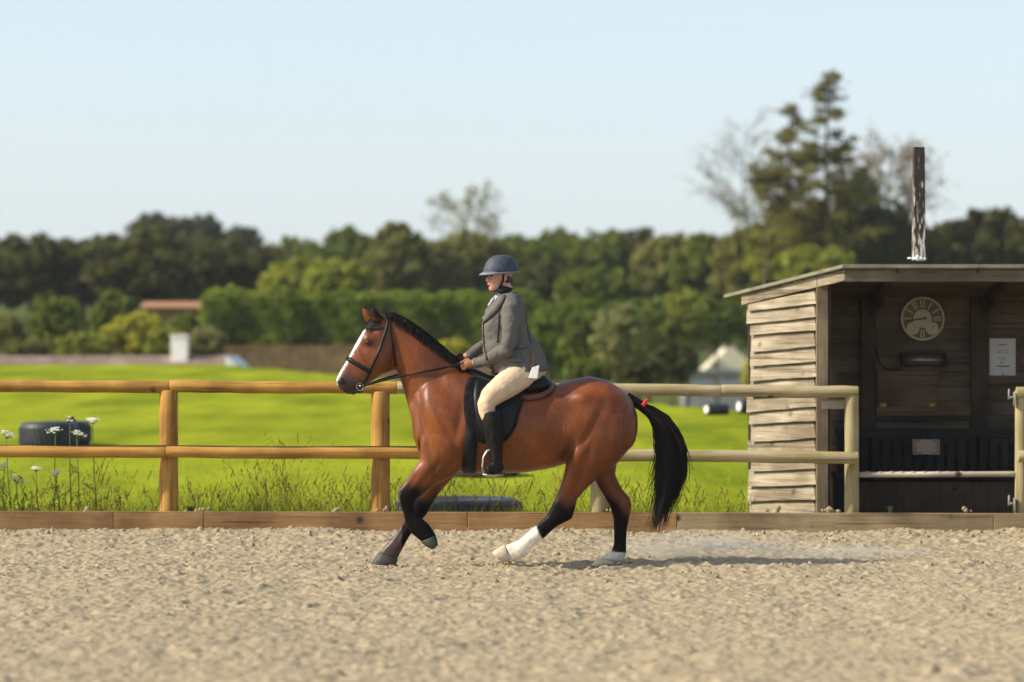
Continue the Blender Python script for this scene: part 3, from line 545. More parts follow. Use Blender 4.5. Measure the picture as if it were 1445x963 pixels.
RELIEF = [(622, 596, 15, 36, -20, .030), (650, 628, 15, 12, 30, .026), (592, 620, 10, 12, 0, .018), (634, 610, 5, 30, -25, -.010), (600, 596, 4, 34, -12, -.012), (819, 561, 9, 7, 0, .018), (798, 590, 15, 24, 20, -.026),
 (850, 562, 24, 18, 0, .016), (874, 606, 18, 28, 10, .022), (884, 618, 4, 34, 12, -.012), (814, 638, 9, 13, 0, .022), (822, 655, 4, 22, 20, -.010), (800, 640, 5, 18, 25, -.016),
 (541, 507, 9, 10, 0, .016), (556, 505, 3, 14, 10, -.012), (550, 520, 7, 3, -25, -.010), (531, 520, 7, 4, 30, .006), (508, 500, 14, 2.2, 60, .007), (519, 479, 6, 5, 0, .014), (527, 467, 4, 4, 0, -.010), (512, 492, 6, 6, 0, -.006), (498, 520, 9, 5, 60, -.006),
 (578, 560, 4, 38, -28, -.010), (603, 500, 16, 22, -45, .010), (565, 498, 5, 26, -20, -.010), (628, 545, 10, 20, -35, -.012), (596, 664, 12, 14, 35, .012), (608, 668, 3, 16, 40, -.010), (580, 684, 3, 14, 35, -.006),
 (745, 605, 40, 30, 0, .012), (668, 640, 12, 14, 0, -.012), (770, 640, 26, 5, -12, -.008), (812, 690, 4, 22, 22, -.010), (806, 672, 8, 18, 20, .010), (876, 700, 3, 16, -30, -.010), (877, 752, 1.6, 16, 0, -.006), (748, 752, 12, 1.8, -38, -.006), (581, 722, 1.8, 12, -8, -.006), (566, 752, 1.8, 12, 28, -.006), (574, 696, 6, 5, 0, .006), (637, 655, 5, 14, 50, -.012), (648, 600, 4, 26, 10, -.008), (690, 655, 30, 4, 0, -.006), (835, 600, 4, 26, 30, -.008), (862, 640, 5, 20, 25, .008), (800, 722, 4, 8, 0, .006)]
def relief(o):
    v = verts_np(o); me = o.data; nn = np.empty(len(v)*3, np.float32); me.vertices.foreach_get('normal', nn); nn = nn.reshape(-1, 3); x = v[:, 0]*HS+CX; y = HOR-(v[:, 2]-CAMZ)*HS; d = np.zeros(len(v))
    for cx, cy, rx, ry, ro, am in RELIEF:
        c_, s_ = math.cos(math.radians(ro)), math.sin(math.radians(ro)); a = (x-cx)*c_+(y-cy)*s_; b = -(x-cx)*s_+(y-cy)*c_; d += am*np.exp(-.5*((a/rx)**2+(b/ry)**2))
    v = v+nn*(1.35*d*np.clip(np.abs(nn[:, 1])*1.4, 0, 1))[:, None]; me.vertices.foreach_set('co', np.ascontiguousarray(v, np.float32).ravel()); me.update()
relief(horse)
hv = verts_np(horse); hpx = hv[:, 0]*HS+CX; hpy = HOR-(hv[:, 2]-CAMZ)*HS; hyo = hv[:, 1]-HY
def coat_colours():
    n = len(hv); base = np.tile(np.array([.165, .043, .0075]), (n, 1)); nz = rand_noise(np.stack([hpx, hpy], 1), .06, 21)
    base *= (.82+.36*nz)[:, None]
    gold_sheen = np.exp(-(((hpx-606)/22)**2+((hpy-618)/34)**2))+.7*np.exp(-(((hpx-735)/50)**2+((hpy-628)/28)**2))+.5*np.exp(-(((hpx-800)/14)**2+((hpy-595)/22)**2)); base = base*(1-.5*gold_sheen[:, None])+np.array([.27, .082, .011])*(.5*gold_sheen)[:, None]  # golden bay tone, with sheen on chest, belly and flank painted into it
    deep = np.exp(-(((hpx-865)/34)**2+((hpy-625)/45)**2))+.8*np.exp(-(((hpx-612)/30)**2+((hpy-520)/30)**2)); base = base*(1-.38*np.clip(deep, 0, 1)[:, None])  # darker bay on thigh and neck, with muscle shading painted into it
    nz2 = rand_noise(np.stack([hpx+hyo*60, hpy*.6], 1), .35, 33); base *= (.86+.28*nz2)[:, None]
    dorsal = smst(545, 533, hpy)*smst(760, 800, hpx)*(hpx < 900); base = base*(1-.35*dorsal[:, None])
    blk = np.array([.006, .005, .0045]); wht = np.array([.76, .67, .53])*(.72+.5*rand_noise(np.stack([hpx, hpy], 1), .25, 51))[:, None]
    def mix(c, k, colr): return c*(1-k[:, None])+colr*k[:, None]
    jit = (nz-.5)*14
    isl = hpx < 665
    front = isl & (hpx > 515) & (hpy > 640)
    near = hyo < 0
    k = np.zeros(n)
    k = np.where(front & near, smst(676, 700, hpy+jit-(hpx-600)*.2), k)
    k = np.where(front & ~near & (hpy > 650), smst(682, 712, hpy+jit), k)
    hind = (hpx > 685) & (hpy > 640) & ~((hpx < 790) & (hpy < 700))
    k = np.where(hind & near, smst(690, 716, hpy+jit*1.3-(hpx-800)*.15), k)
    k = np.where(hind & ~near, smst(690, 722, hpy+jit*1.3-(hpx-872)*1.1), k)
    base = mix(base, k, blk)
    # white socks
    s = (760-hpx)*.78+(hpy-745)*.42   # along near hind cannon
    base = mix(base, np.where(hind & near & (hpx < 775), smst(-.8, .8, s+jit*.3-1), 0), wht)
    fr = smst(0, 1, (hpy-777+jit*.45+(868-hpx)*.25)/2); base = mix(base, np.where(hind & ~near & (hpx > 820), fr, 0), wht)
    # head: muzzle grey, blaze, dark ear rims, poll darkness
    hd = hpx < 566
    t = ((hpx-517)*(-.6)+(hpy-465)*.86)   # along face
    mz = np.where(hd & (hpy > 500), smst(60, 82, t+jit*.4), 0); base = mix(base, mz, np.array([.05, .036, .03]))
    base = mix(base, np.where(hd, smst(30, 62, t)*.35*smst(0, 25, hpx-480), 0), np.array([.09, .05, .035]))
    # signed distance from face front line (in photo px) : blaze on the front of the face and muzzle
    line = np.interp(hpy, [450, 465, 483, 500, 514, 527, 537, 546], [526, 514, 503.5, 494.5, 487, 479, 475, 476]); dist = hpx-line
    wid = np.interp(hpy, [460, 468, 480, 500, 520, 532, 540, 548], [0, 4.5, 5.2, 3.4, 2.2, 3.2, 1.0, 0])+(rand_noise(np.stack([hpx, hpy], 1), .35, 44)-.5)*3
    bl = np.where((hpx < 530) & (hpy > 462) & (hpy < 552) & (hyo > -.066), smst(1, -1, dist-wid), 0)
    base = mix(base, bl, np.array([.72, .68, .62]))
    eye_shade = np.exp(-(((hpx-522)/8)**2+((hpy-484)/6)**2)); base = mix(base, eye_shade*.85*(hd), np.array([.03, .015, .01]))  # shade round the eye painted into the coat
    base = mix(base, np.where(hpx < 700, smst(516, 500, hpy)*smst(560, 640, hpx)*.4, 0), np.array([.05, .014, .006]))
    ear = (hpx > 508) & (hpx < 538) & (hpy < 455); nearear = ear & near & (hpx > 520)
    base = mix(base, np.where(nearear, smst(455, 446, hpy)*.92, 0), blk); base = mix(base, np.where(ear & (hpy < 436), .9, 0), blk)
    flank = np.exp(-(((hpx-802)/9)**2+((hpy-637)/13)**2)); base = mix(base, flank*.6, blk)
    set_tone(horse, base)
coat_colours()
BVH = BVHTree.FromPolygons([tuple(v) for v in hv], [tuple(p.vertices) for p in horse.data.polygons])
def hit(px, py, side=-1, off=.0):
    q = H(px, py, side*3); h = BVH.ray_cast(q, Vector((0, -side, 0)))
    if h[0] is None:
        r = BVH.find_nearest(H(px, py, side*.1)); return r[0]+r[1]*off, r[1]
    return h[0]+h[1]*off, h[1]
def strap(mb, pts, w, th=.006, side=-1, off=.004, sub=6):   # strap lying on the coat along photo points
    path = []
    for i in range(len(pts)-1):
        for k in range(sub): t = k/sub; path.append((pts[i][0]*(1-t)+pts[i+1][0]*t, pts[i][1]*(1-t)+pts[i+1][1]*t))
    path.append(pts[-1]); pn = [hit(x, y, side, off) for x, y in path]; R = []
    for i, (p, nn) in enumerate(pn):
        d = (pn[min(i+1, len(pn)-1)][0]-pn[max(i-1, 0)][0]).normalized(); s = nn.cross(d).normalized()*w/2
        R.append([p-s-nn*th, p+s-nn*th, p+s+nn*th, p-s+nn*th])
    mb.loft(R)
# mane, forelock, tail
def ribbons(name, paths, w, m, parent):
    V = []; Fs = []; n = 0
    for path, wd_ in paths:
        L_ = len(path)
        for i, p in enumerate(path):
            t = i/(L_-1); ww = w*wd_*(1-.75*t**2); d = Vector(path[min(i+1, L_-1)])-Vector(path[max(i-1, 0)]); s = d.cross(Vector((.35, 1, .2))).normalized()*ww
            V += [tuple(Vector(p)-s), tuple(Vector(p)+s)]
            if i: Fs.append((n+2*i-2, n+2*i-1, n+2*i+1, n+2*i))
        n += 2*L_
    return np_mesh(name, np.array(V), np.array(Fs), m, parent, True)
rm = random.Random(11)
crest = [(540, 443), (556, 443.5), (574, 451), (596, 466), (618, 484), (640, 503), (656, 517)]
def on(poly, t):
    u = t*(len(poly)-1); i = min(int(u), len(poly)-2); f = u-i; return (poly[i][0]*(1-f)+poly[i+1][0]*f, poly[i][1]*(1-f)+poly[i+1][1]*f)
paths = []
for k in range(1500):
    t = rm.random(); x, y = on(crest, t); a = on(crest, max(0, t-.02)); b = on(crest, min(1, t+.02)); d = Vector((b[0]-a[0], b[1]-a[1])).normalized(); nrm = Vector((d[1], -d[0]))
    L_ = rm.uniform(8, 19)*(.8+.4*math.sin(t*3.1)); nearside = rm.random() < .62; sd_ = -1 if nearside else 1; pts = []
    for i in range(6):
        u = i/5; up = 4.0*math.sin(u*2.2)*rm.uniform(.6, 1.1) if i else -1; ox = x+nrm[0]*up+d[0]*u*L_*.35-nrm[0]*u*u*L_*(.85 if nearside else .9); oy = y+nrm[1]*up+d[1]*u*L_*.35-nrm[1]*u*u*L_*(.85 if nearside else .9)
        pts.append(H(ox, oy, sd_*(.010+u*.085)+rm.uniform(-.01, .01)))
    paths.append((pts, rm.uniform(.6, 1.4)))
ribbons('mane', paths, .004, M['mane'], HX)
paths = []
for k in range(160):
    x = rm.uniform(517, 536); y = 455-(536-x)*-.2-3; yo = rm.uniform(-.07, .05); L_ = rm.uniform(8, 17)
    paths.append(([H(x-u*L_*.35*rm.uniform(.6, 1.2)+u*3, y-2+u*L_, yo-.03*u) for u in (0, .25, .5, .75, 1)], 1))
for pth, _ in paths:
    for i, p in enumerate(pth):
        r = BVH.find_nearest(p); 
        if r[0] is not None: pth[i] = r[0]+r[1]*.008
ribbons('forelock', paths, .004, M['mane'], HX)
tc_ = [(892, 566, 5), (904, 573, 7), (919, 582, 9), (933, 598, 13), (942, 618, 17), (947, 640, 19), (946, 664, 19), (941, 690, 16), (933, 718, 11), (924, 750, 6)]
paths = []; locks = [(max(-1, min(1, rm.gauss(0, .5))), rm.triangular(.66, 1.02, .9), rm.uniform(-1, 1), rm.gauss(0, 1.6), rm.gauss(0, .045)) for _ in range(46)]
for k in range(2600):
    lc, lend, lw, lst, lyo = locks[k % 46]; u0 = rm.triangular(0, .5, .08); stray = rm.random() < .13
    u1 = min(1.02, lend*rm.uniform(.86, 1.03)) if not stray else rm.uniform(.6, 1.02); cx_ = lc+rm.gauss(0, .13) if rm.random() < .75 else rm.gauss(0, .4); cx_ = max(-1.1, min(1.1, cx_)); yo = lyo+rm.gauss(0, .02); pts = []; st = rm.gauss(0, 5) if stray else lst+rm.gauss(0, .8); ph = rm.uniform(0, 6)
    for i in range(13):
        u = u0+(u1-u0)*i/12; q = u*(len(tc_)-1); j = min(int(q), len(tc_)-2); f = q-j
        x, y, w = [tc_[j][m_]*(1-f)+tc_[j+1][m_]*f for m_ in range(3)]; d = Vector((tc_[j+1][0]-tc_[j][0], tc_[j+1][1]-tc_[j][1])).normalized()
        s = cx_*w*(.35+.65*min(1, i/5))+lw*math.sin(u*7+lc*9)*1.8+math.sin(u*11+ph)*.5+st*(i/12)**2*2; pts.append(H(x-d[1]*s, y+d[0]*s, yo*(.4+i/12)))
    paths.append((pts, rm.uniform(.5, 1.3)))
ribbons('tail', paths, .0036, M['mane'], HX)
mb = MB(); mb.tube([H(x, y) for x, y in ((884, 561), (894, 566), (905, 573), (916, 581), (928, 595), (936, 612))], [.045, .04, .042, .045, .045, .02], 12); o = mb.build('dock', M['mane'], HX, True)
rb = MB(); rb.tube([H(907, 568), H(910, 571)], [.049, .050], 12); rb.sphere(H(909, 570, -.055), (.015, .010, .024))
tag(rb.build('tail_ribbon', M['red'], None, True), 'small red ribbon tied round the top of the black tail', 'ribbon')
# eyes, nostrils, hooves
for sd_ in (-1, 1):
    p, nn = hit(520.5, 484, sd_); mb = MB(); mb.sphere(p-nn*.006, (.027, .016, .02), 12, 8); mb.build('eye', M['eye'], HX, True)
    p, nn = hit(483, 538, sd_); mb = MB(); mb.sphere(p-nn*.004, (.022, .011, .025), 12, 8, Matrix.Rotation(-.4, 3, 'Y')); mb.build('nostril', M['eye'], HX, True)
for sd_ in (-1, 1):
    mb = MB(); strap(mb, [(478.5, 551), (486, 550.5), (494, 549), (501, 547)], .009, .003, sd_, 0); mb.build('mouth', M['eye'], HX, True)
def hoof(secs, m, lab=None):
    mb = MB(); mb.loft([sec((a, b), (c, d), w, yo, 20, 2.2) for a, b, c, d, w, yo in secs]); o = mb.build('hoof', m, HX, True, bevel=.006)
    if lab: o['label'] = lab
hoof([(594, 763, 616, 754, .05, -.15), (602, 770, 618, 762, .056, -.15), (611, 774, 619, 768, .05, -.15)], M['hoofd'], 'dark lifted front hoof')
hoof([(533, 781, 561, 791, .05, .14), (527, 790, 559, 796, .058, .14), (522, 797.5, 557, 800.5, .062, .14)], M['hoofd'], 'dusty planted front hoof')
hoof([(712, 767, 721, 792, .05, -.15), (703, 772, 714, 792, .056, -.15), (694, 778, 705, 789, .05, -.15)], M['hoofl'], 'pale lifted hind hoof')
hoof([(846, 789, 879, 797, .052, .14), (840, 794, 879, 799, .058, .14), (834, 800, 880, 803, .062, .14)], M['hoofl'], 'pale planted hind hoof')
# bridle
bd = empty('bridle', H(530, 490), 'black leather bridle with noseband on the bay horse head, reins to the rider', 'bridle')
for sd_ in (-1, 1):
    mb = MB(); strap(mb, [(489.5, 506), (497, 509.5), (507, 515.5), (517, 521), (524, 526.5)], .034, .006, sd_); mb.build('noseband', M['black'], bd, True)
    mb = MB(); strap(mb, [(515, 461), (524, 463), (533, 464), (541, 463)], .02, .005, sd_); mb.build('browband', M['black'], bd, True)
    mb = MB(); strap(mb, [(545, 447), (548, 455), (545, 468), (541, 480), (536, 495), (527, 515), (517, 535), (511, 543)], .022, .005, sd_); mb.build('cheekpiece', M['black'], bd, True)
    mb = MB(); strap(mb, [(549, 447), (552, 470), (556, 495), (559, 516)], .014, .005, sd_); mb.build('throatlash', M['black'], bd, True)
    p, nn = hit(508, 545, sd_, .012); mb = MB(); R = []
    for i in range(17):
        a = 2*math.pi*i/16; c = p+Vector((math.cos(a)*.03, 0, math.sin(a)*.03)); d = Vector((math.cos(a), 0, math.sin(a))); R.append([c+d*.005, c+Vector((0, .005, 0)), c-d*.005, c-Vector((0, .005, 0))])
    mb.loft(R, False); mb.build('bit_ring', M['steel'], bd, True)
    hand = (656, 512, -.115) if sd_ < 0 else (646, 505, .08)
    pts = []
    for i in range(25):
        t = i/24; x = 509+(hand[0]-509)*t; y = 546+(hand[1]-546)*t-6*math.sin(t*math.pi*.9)*(1-t)+2*math.sin(math.pi*t); q = H(x, y, hand[2]*t+sd_*.06*(1-t))
        hh = BVH.ray_cast(H(x, y, sd_*3), Vector((0, -sd_, 0)))
        if hh[0] is not None and sd_*(q.y-hh[0].y) < .014: q.y = hh[0].y+sd_*.014
        pts.append(q)
    mb = MB(); mb.tube(pts, .0085, 6, flat=.6); mb.build('rein', M['black'], bd, True)
mb = MB(); mb.tube([H(509, 545, -.06), H(509, 545, .06)], .008, 8); mb.build('bit', M['steel'], bd, True)
# saddle pad + saddle + girth
def plate(rows, off, th, name, m, parent, side=-1, nx=14, bev=.004):
    G = []
    ys = rows
    for y, xl, xr in ys:
        row = []
        for i in range(nx+1):
            x = xl+(xr-xl)*i/nx; p, nn = hit(x, y, side, 0); row.append(Vector((p.x, p.y+side*off, p.z)))
        G.append(row)
    # relax y
    for it in range(3):
        for a in range(1, len(G)-1):
            for b in range(1, nx): G[a][b].y = (G[a][b].y*2+G[a-1][b].y+G[a+1][b].y+G[a][b-1].y+G[a][b+1].y)/6
    mb = MB(); nr = len(G); w = nx+1; vs = [p for r in G for p in r]+[p-Vector((0, side*th, 0)) for r in G for p in r]; N_ = nr*w; fs = []
    for a in range(nr-1):
        for b in range(nx): q = (a*w+b, a*w+b+1, (a+1)*w+b+1, (a+1)*w+b); fs += [q, tuple(N_+i for i in q[::-1])]
    ed = [b for b in range(w)]+[a*w+nx for a in range(1, nr)]+[(nr-1)*w+b for b in range(nx-1, -1, -1)]+[a*w for a in range(nr-2, 0, -1)]
    for i in range(len(ed)): j = ed[(i+1) % len(ed)]; fs.append((ed[i], N_+ed[i], N_+j, j))
    mb.add(vs, fs); return mb.build(name, m, parent, True)
def interp_rows(keys, n=18):
    ys = [k[0] for k in keys]; out = []
    for i in range(n+1):
        y = ys[0]+(ys[-1]-ys[0])*i/n; out.append((y, float(np.interp(y, ys, [k[1] for k in keys])), float(np.interp(y, ys, [k[2] for k in keys]))))
    return out
pad = empty('saddle_pad', H(700, 560), 'black fleecy saddle pad under the saddle on the bay horse', 'saddle pad')
padk = [(532, 662, 752), (545, 657, 752), (560, 655, 740), (580, 655, 733), (600, 659, 728), (612, 665, 722), (620, 672, 715), (625, 682, 704)]
for sd_ in (-1, 1): plate(interp_rows(padk), .018, .02, 'pad_panel', M['fluff'], pad, sd_)
sd0 = empty('saddle', H(720, 545), 'black leather saddle with brown-edged cantle under the rider', 'saddle')
flapk = [(536, 672, 762), (548, 670, 752), (560, 669, 738), (580, 671, 730), (600, 675, 724), (612, 682, 717), (618, 690, 708)]
for sd_ in (-1, 1): plate(interp_rows(flapk), .042, .016, 'flap', M['black'], sd0, sd_)
mb = MB(); mb.loft([sec((a, b), (c, d), w, 0, 24, 2.4) for a, b, c, d, w in ((655, 516, 658, 530, .06), (668, 519, 670, 542, .11), (690, 529, 692, 548, .13), (715, 534, 717, 554, .17), (740, 534, 742, 558, .2), (758, 531, 762, 558, .2), (770, 530, 775, 553, .18), (776, 535, 779, 548, .13))]); mb.build('seat', M['black'], sd0, True)
mb = MB(); mb.tube([H(x, y, yo) for x, y, yo in ((735, 562, -.235), (750, 561, -.24), (764, 558, -.23), (775, 552, -.19), (780, 545, -.10), (781, 542, 0), (780, 545, .1), (775, 552, .19), (760, 559, .23))], .024, 10, flat=.9); o = mb.build('panel_edge', M['brownl'], sd0, True)
gi = empty('girth', H(660, 660), 'wide black girth strapped round the belly behind the front legs', 'girth')
mb = MB(); R = []
for i in range(41):
    a = math.radians(-200+i*220/40); dirv = Vector((0, math.cos(a), math.sin(a))); row = []
    for xx, oo in ((654, .006), (672, .006), (672, .016), (654, .016)):
        xq = xx+8*max(0, -math.sin(a))*-.6+4; c = H(xq, 600); h = BVH.ray_cast(c+dirv*2, -dirv); q = h[0] if h[0] is not None else c+dirv*.3; row.append(q+dirv*oo)
    R.append(row)
mb.loft(R); mb.build('strap', M['black'], gi, True)
for sd_ in (-1, 1):
    mb = MB(); q = H(691, 652, sd_*.40); s = 1/HS; R = []
    path = [H(683, 667, sd_*.405), H(681.5, 655, sd_*.405), H(683, 643, sd_*.40), H(688, 634.5, sd_*.395), H(694, 632, sd_*.39), H(699, 636, sd_*.385)]
    mb.tube(path, [.011, .009, .0085, .009, .01, .009], 8); mb.tube([H(699, 636, sd_*.385), H(705, 645, sd_*.35), H(709, 656, sd_*.345), H(709.5, 667, sd_*.345)], .0085, 8)
    mb.tube([H(682, 667, sd_*.405), H(696, 668.5, sd_*.40), H(710, 667, sd_*.345)], .014, 8, flat=1.6); mb.build('stirrup_iron', M['steel'], sd0, True)
    mb = MB(); mb.tube([H(694, 633, sd_*.39), H(689, 612, sd_*.42), H(688, 590, sd_*.41), H(692, 560, sd_*.36)], .014, 6, flat=.35); mb.build('stirrup_leather', M['black'], sd0, True)
# ------------------------------------------------------------------ rider
RD = empty('person', H(715, 535), 'rider in grey tweed jacket, beige breeches, black boots and navy helmet on the bay horse', 'person')
def tubep(mb, pts, n=16): mb.tube([H(x, y, yo) for x, y, yo, r in pts], [p[3] for p in pts], n)
hc = H(705, 391, 0); yaw = math.radians(24); fwd = Vector((-math.cos(yaw), -math.sin(yaw), 0)); rgt = Vector((math.sin(yaw), -math.cos(yaw), 0)); HR = Matrix((fwd, -rgt, Vector((0, 0, 1)))).transposed()
def hp(f, s, u): return hc+fwd*f+rgt*s+Vector((0, 0, u))     # s>0 : towards the camera
mb = MB()
mb.sphere(hp(-.005, 0, .02), (.098, .076, .105), 20, 14, HR); mb.sphere(hp(.035, 0, -.045), (.062, .06, .08), 18, 12, HR); mb.sphere(hp(.068, 0, -.098), (.026, .03, .022), 12, 8, HR)
mb.sphere(hp(.045, .034, -.035), (.04, .028, .035), 12, 8, HR); mb.sphere(hp(.045, -.034, -.035), (.04, .028, .035), 12, 8, HR)
mb.loft([[hp(f+dx*.0, math.cos(a)*w, u+math.sin(a)*w*.8)+fwd*0 for a in [2*math.pi*k/8 for k in range(8)]] for f, u, w, dx in ((.075, .022, .012, 0), (.10, .0, .013, 0), (.118, -.022, .014, 0), (.108, -.035, .016, 0))])
mb.sphere(hp(.103, .014, -.03), (.012, .01, .009), 8, 6, HR); mb.sphere(hp(.103, -.014, -.03), (.012, .01, .009), 8, 6, HR); mb.sphere(hp(.112, 0, -.024), (.015, .013, .013), 8, 6, HR)
mb.sphere(hp(.082, 0, -.062), (.022, .03, .012), 10, 8, HR)
for s in (-1, 1): mb.sphere(hp(-.012, s*.078, -.01), (.02, .012, .032), 10, 8, HR); mb.sphere(hp(.078, s*.03, .022), (.02, .028, .012), 10, 6, HR)
tubep(mb, [(711, 400, 0, .058), (713, 412, 0, .06), (714, 422, 0, .08)])
mb.loft([sec(a, b, w, 0, 24) for a, b, w in (((700, 420), (728, 416), .09), ((693, 428), (733, 426), .16), ((686, 445), (736, 445), .17), ((684, 470), (738, 468), .16), ((686, 492), (742, 490), .155), ((692, 512), (757, 508), .17), ((704, 528), (762, 524), .17))])
for s in (-1, 1):
    if s < 0: tubep(mb, [(718, 430, -.16, .06), (719, 452, -.225, .055), (718, 476, -.25, .05), (714, 494, -.245, .046), (696, 503, -.2, .04), (682, 509, -.15, .034), (668, 513, -.115, .03)])
    else: tubep(mb, [(712, 430, .16, .06), (702, 455, .235, .055), (696, 476, .24, .048), (690, 485, .22, .045), (675, 493, .15, .036), (663, 501, .09, .03), (654, 505, .08, .028)])
    tubep(mb, [(744, 522, s*.10, .10), (720, 540, s*.22, .095), (698, 556, s*.305, .08), (687, 570, s*.335, .064), (693, 590, s*.345, .058), (698, 620, s*.355, .048), (701, 644, s*.36, .04), (700, 656, s*.37, .036)])
body = remesh(mb, 'body', M['skin'], .0075, 3, RD)
# face details
for s in (-1, 1):
    mb = MB(); mb.sphere(hp(.084, s*.03, .008), (.013, .015, .009), 10, 6, HR); mb.build('eye', M['eye'], RD, True)
    mb = MB(); mb.tube([hp(.093, s*.012, .026), hp(.092, s*.03, .031), hp(.078, s*.05, .025)], [.004, .005, .003], 6); mb.build('eyebrow', M['hair'], RD, True)
mb = MB(); mb.tube([hp(.085, -.024, -.066), hp(.101, 0, -.063), hp(.085, .024, -.066)], [.004, .008, .004], 8); mb.build('mouth', M['lip'], RD, True)
mb = MB(); mb.sphere(hp(-.075, 0, -.035), (.045, .06, .05), 14, 10, HR); mb.sphere(hp(-.045, .05, -.02), (.03, .03, .04), 10, 8, HR); mb.sphere(hp(-.045, -.05, -.02), (.03, .03, .04), 10, 8, HR); mb.build('hair', M['hair'], RD, True)
# helmet
hm = MB(); R = []
for i in range(11):
    t = i/10; u = .030+.150*math.sin(t*math.pi/2*.999); k = math.cos(t*math.pi/2*.985)**.78; R.append([hp(-.012+math.cos(a)*.150*k, math.sin(a)*.122*k, u+.012*math.cos(a)*-1*(1-t)) for a in [2*math.pi*j/28 for j in range(28)]])
R = [[hp(-.012+math.cos(a)*.136, math.sin(a)*.108, .032-.012*math.cos(a)) for a in [2*math.pi*j/28 for j in range(28)]]]+R
hm.loft(R); helm = hm.build('helmet', M['helmet'], RD, True)
pk = MB(); R = []
for j in range(13):
    a = math.radians(-62+124*j/12); c_, s_ = math.cos(a), math.sin(a); e = .036*math.cos(a*1.35)**.8 if abs(a*1.35) < 1.57 else 0
    ib = hp(-.012+c_*.142, s_*.116, .033); ob = hp(-.012+c_*(.144+e*1.1)+.004, s_*(.118+e*.5), .020-.010*c_); th = Vector((0, 0, .007)); R.append([ib, ob, ob+th, ib+th*2])
pk.loft(R); pk.build('peak', M['helmt'], helm, True)
tr = MB(); tr.tube([hp(-.012+math.cos(a)*.151, math.sin(a)*.123, .032-.012*math.cos(a)) for a in [2*math.pi*j/28 for j in range(29)]], .006, 6); tr.build('trim', M['helmt'], helm, True)
for s in (-1, 1):
    cs = MB(); cs.tube([hp(.005, s*.088, .015), hp(.006, s*.082, -.03), hp(.022, s*.066, -.085), hp(.05, s*.03, -.117), hp(.052, 0, -.12)], .009, 6, flat=.5); cs.build('chin_strap', M['black'], helm, True)
# jacket
def wrinkle(o):
    t = bpy.data.textures.get('wrinkle') or bpy.data.textures.new('wrinkle', 'CLOUDS'); t.noise_scale = .11; t.noise_depth = 3
    d = o.modifiers.new('d', 'DISPLACE'); d.texture = t; d.strength = .034; d.mid_level = .5; d.texture_coords = 'GLOBAL'
mb = MB(); mb.loft([sec(a, b, w, 0, 30, 2.3) for a, b, w in (((701, 416), (729, 412), .085), ((694, 424), (735, 420), .17), ((685, 440), (742, 438), .205), ((680, 460), (744, 458), .205), ((680, 480), (752, 475), .195), ((681, 494), (763, 489), .205), ((684, 508), (771, 505), .235), ((690, 519), (772, 516), .255), ((696, 528), (772, 524), .275))])
tubep(mb, [(719, 425, -.15, .07), (722, 436, -.20, .078), (721, 456, -.235, .073), (719, 478, -.262, .066), (714, 494, -.258, .062), (698, 503, -.21, .052), (685, 508.5, -.16, .046), (675, 512, -.125, .045), (669, 513.3, -.117, .043)])
tubep(mb, [(712, 424, .15, .07), (707, 440, .22, .075), (701, 462, .25, .066), (692, 482, .235, .058), (678, 491, .165, .048), (665, 499, .105, .044), (658, 503, .088, .042)])
jacket = remesh(mb, 'jacket', M['tweed'], .009, 3, RD, wrinkle)
JB = BVHTree.FromPolygons([tuple(v) for v in verts_np(jacket)], [tuple(p.vertices) for p in jacket.data.polygons])
def jstrap(pts, w, name, m, parent=jacket, off=.004, sub=5):
    path = [(pts[i][0]*(1-k/sub)+pts[i+1][0]*k/sub, pts[i][1]*(1-k/sub)+pts[i+1][1]*k/sub) for i in range(len(pts)-1) for k in range(sub)]+[pts[-1]]; pn = []
    for x, y in path:
        h = JB.ray_cast(H(x, y, -3), Vector((0, 1, 0)))
        if h[0] is None: r = JB.find_nearest(H(x, y, -.15)); h = (r[0], r[1])
        pn.append((h[0]+h[1]*off, h[1]))
    R = []
    for i, (p, nn) in enumerate(pn):
        d = (pn[min(i+1, len(pn)-1)][0]-pn[max(i-1, 0)][0]).normalized(); s = nn.cross(d).normalized()*(w[i*len(w)//len(pn)] if hasattr(w, '__len__') else w)/2; R.append([p-s-nn*.004, p+s-nn*.004, p+s+nn*.004, p-s+nn*.004])
    mb = MB(); mb.loft(R); return mb.build(name, m, parent, True)
jstrap([(709, 419), (706, 427), (699, 436), (690, 445), (683, 453)], .062, 'lapel', M['tweed'], off=.009); jstrap([(713, 421), (710, 429), (703, 439), (694, 447), (685, 455)], .013, 'lapel_edge', M['tweedd'], off=.010)
jstrap([(705, 443), (704, 455), (703, 470), (702, 484)], .011, 'sleeve_seam', M['tweedd'], off=.001)
jstrap([(688, 524), (698, 528), (712, 530), (728, 529), (744, 527), (758, 525)], .014, 'hem', M['tweedd'], off=.001)
jstrap([(741, 440), (743, 455), (745, 470), (749, 486)], .008, 'back_seam', M['tweedd'], off=.001)
jstrap([(683, 452), (682.5, 470), (684, 490), (688, 508)], .016, 'front_edge', M['tweedd'])
jstrap([(750, 496), (752, 504), (751.5, 512), (749, 520)], .026, 'vent_lining', M['tan'], off=.006)
jstrap([(724, 494), (734, 493), (745, 491)], .006, 'waist_seam', M['tweedd'], off=.002); jstrap([(718, 507), (728, 509), (738, 509)], .03, 'pocket_flap', M['tweed'], off=.007)
mb = MB(); q = H(753, 525, -.272); mb.hexa([q+Vector((a*.045, -.005, b*.055)) for a, b in ((-1, -.9), (.6, -1), (1, 1), (-.3, .7))]+[q+Vector((a*.045, .012, b*.055)) for a, b in ((-1, -.9), (.6, -1), (1, 1), (-.3, .7))]); mb.build('shirt_tail', M['white'], RD, bevel=.004)
jstrap([(700, 417), (695, 425), (690, 433)], .04, 'shirt', M['shirt'], RD, off=.006)
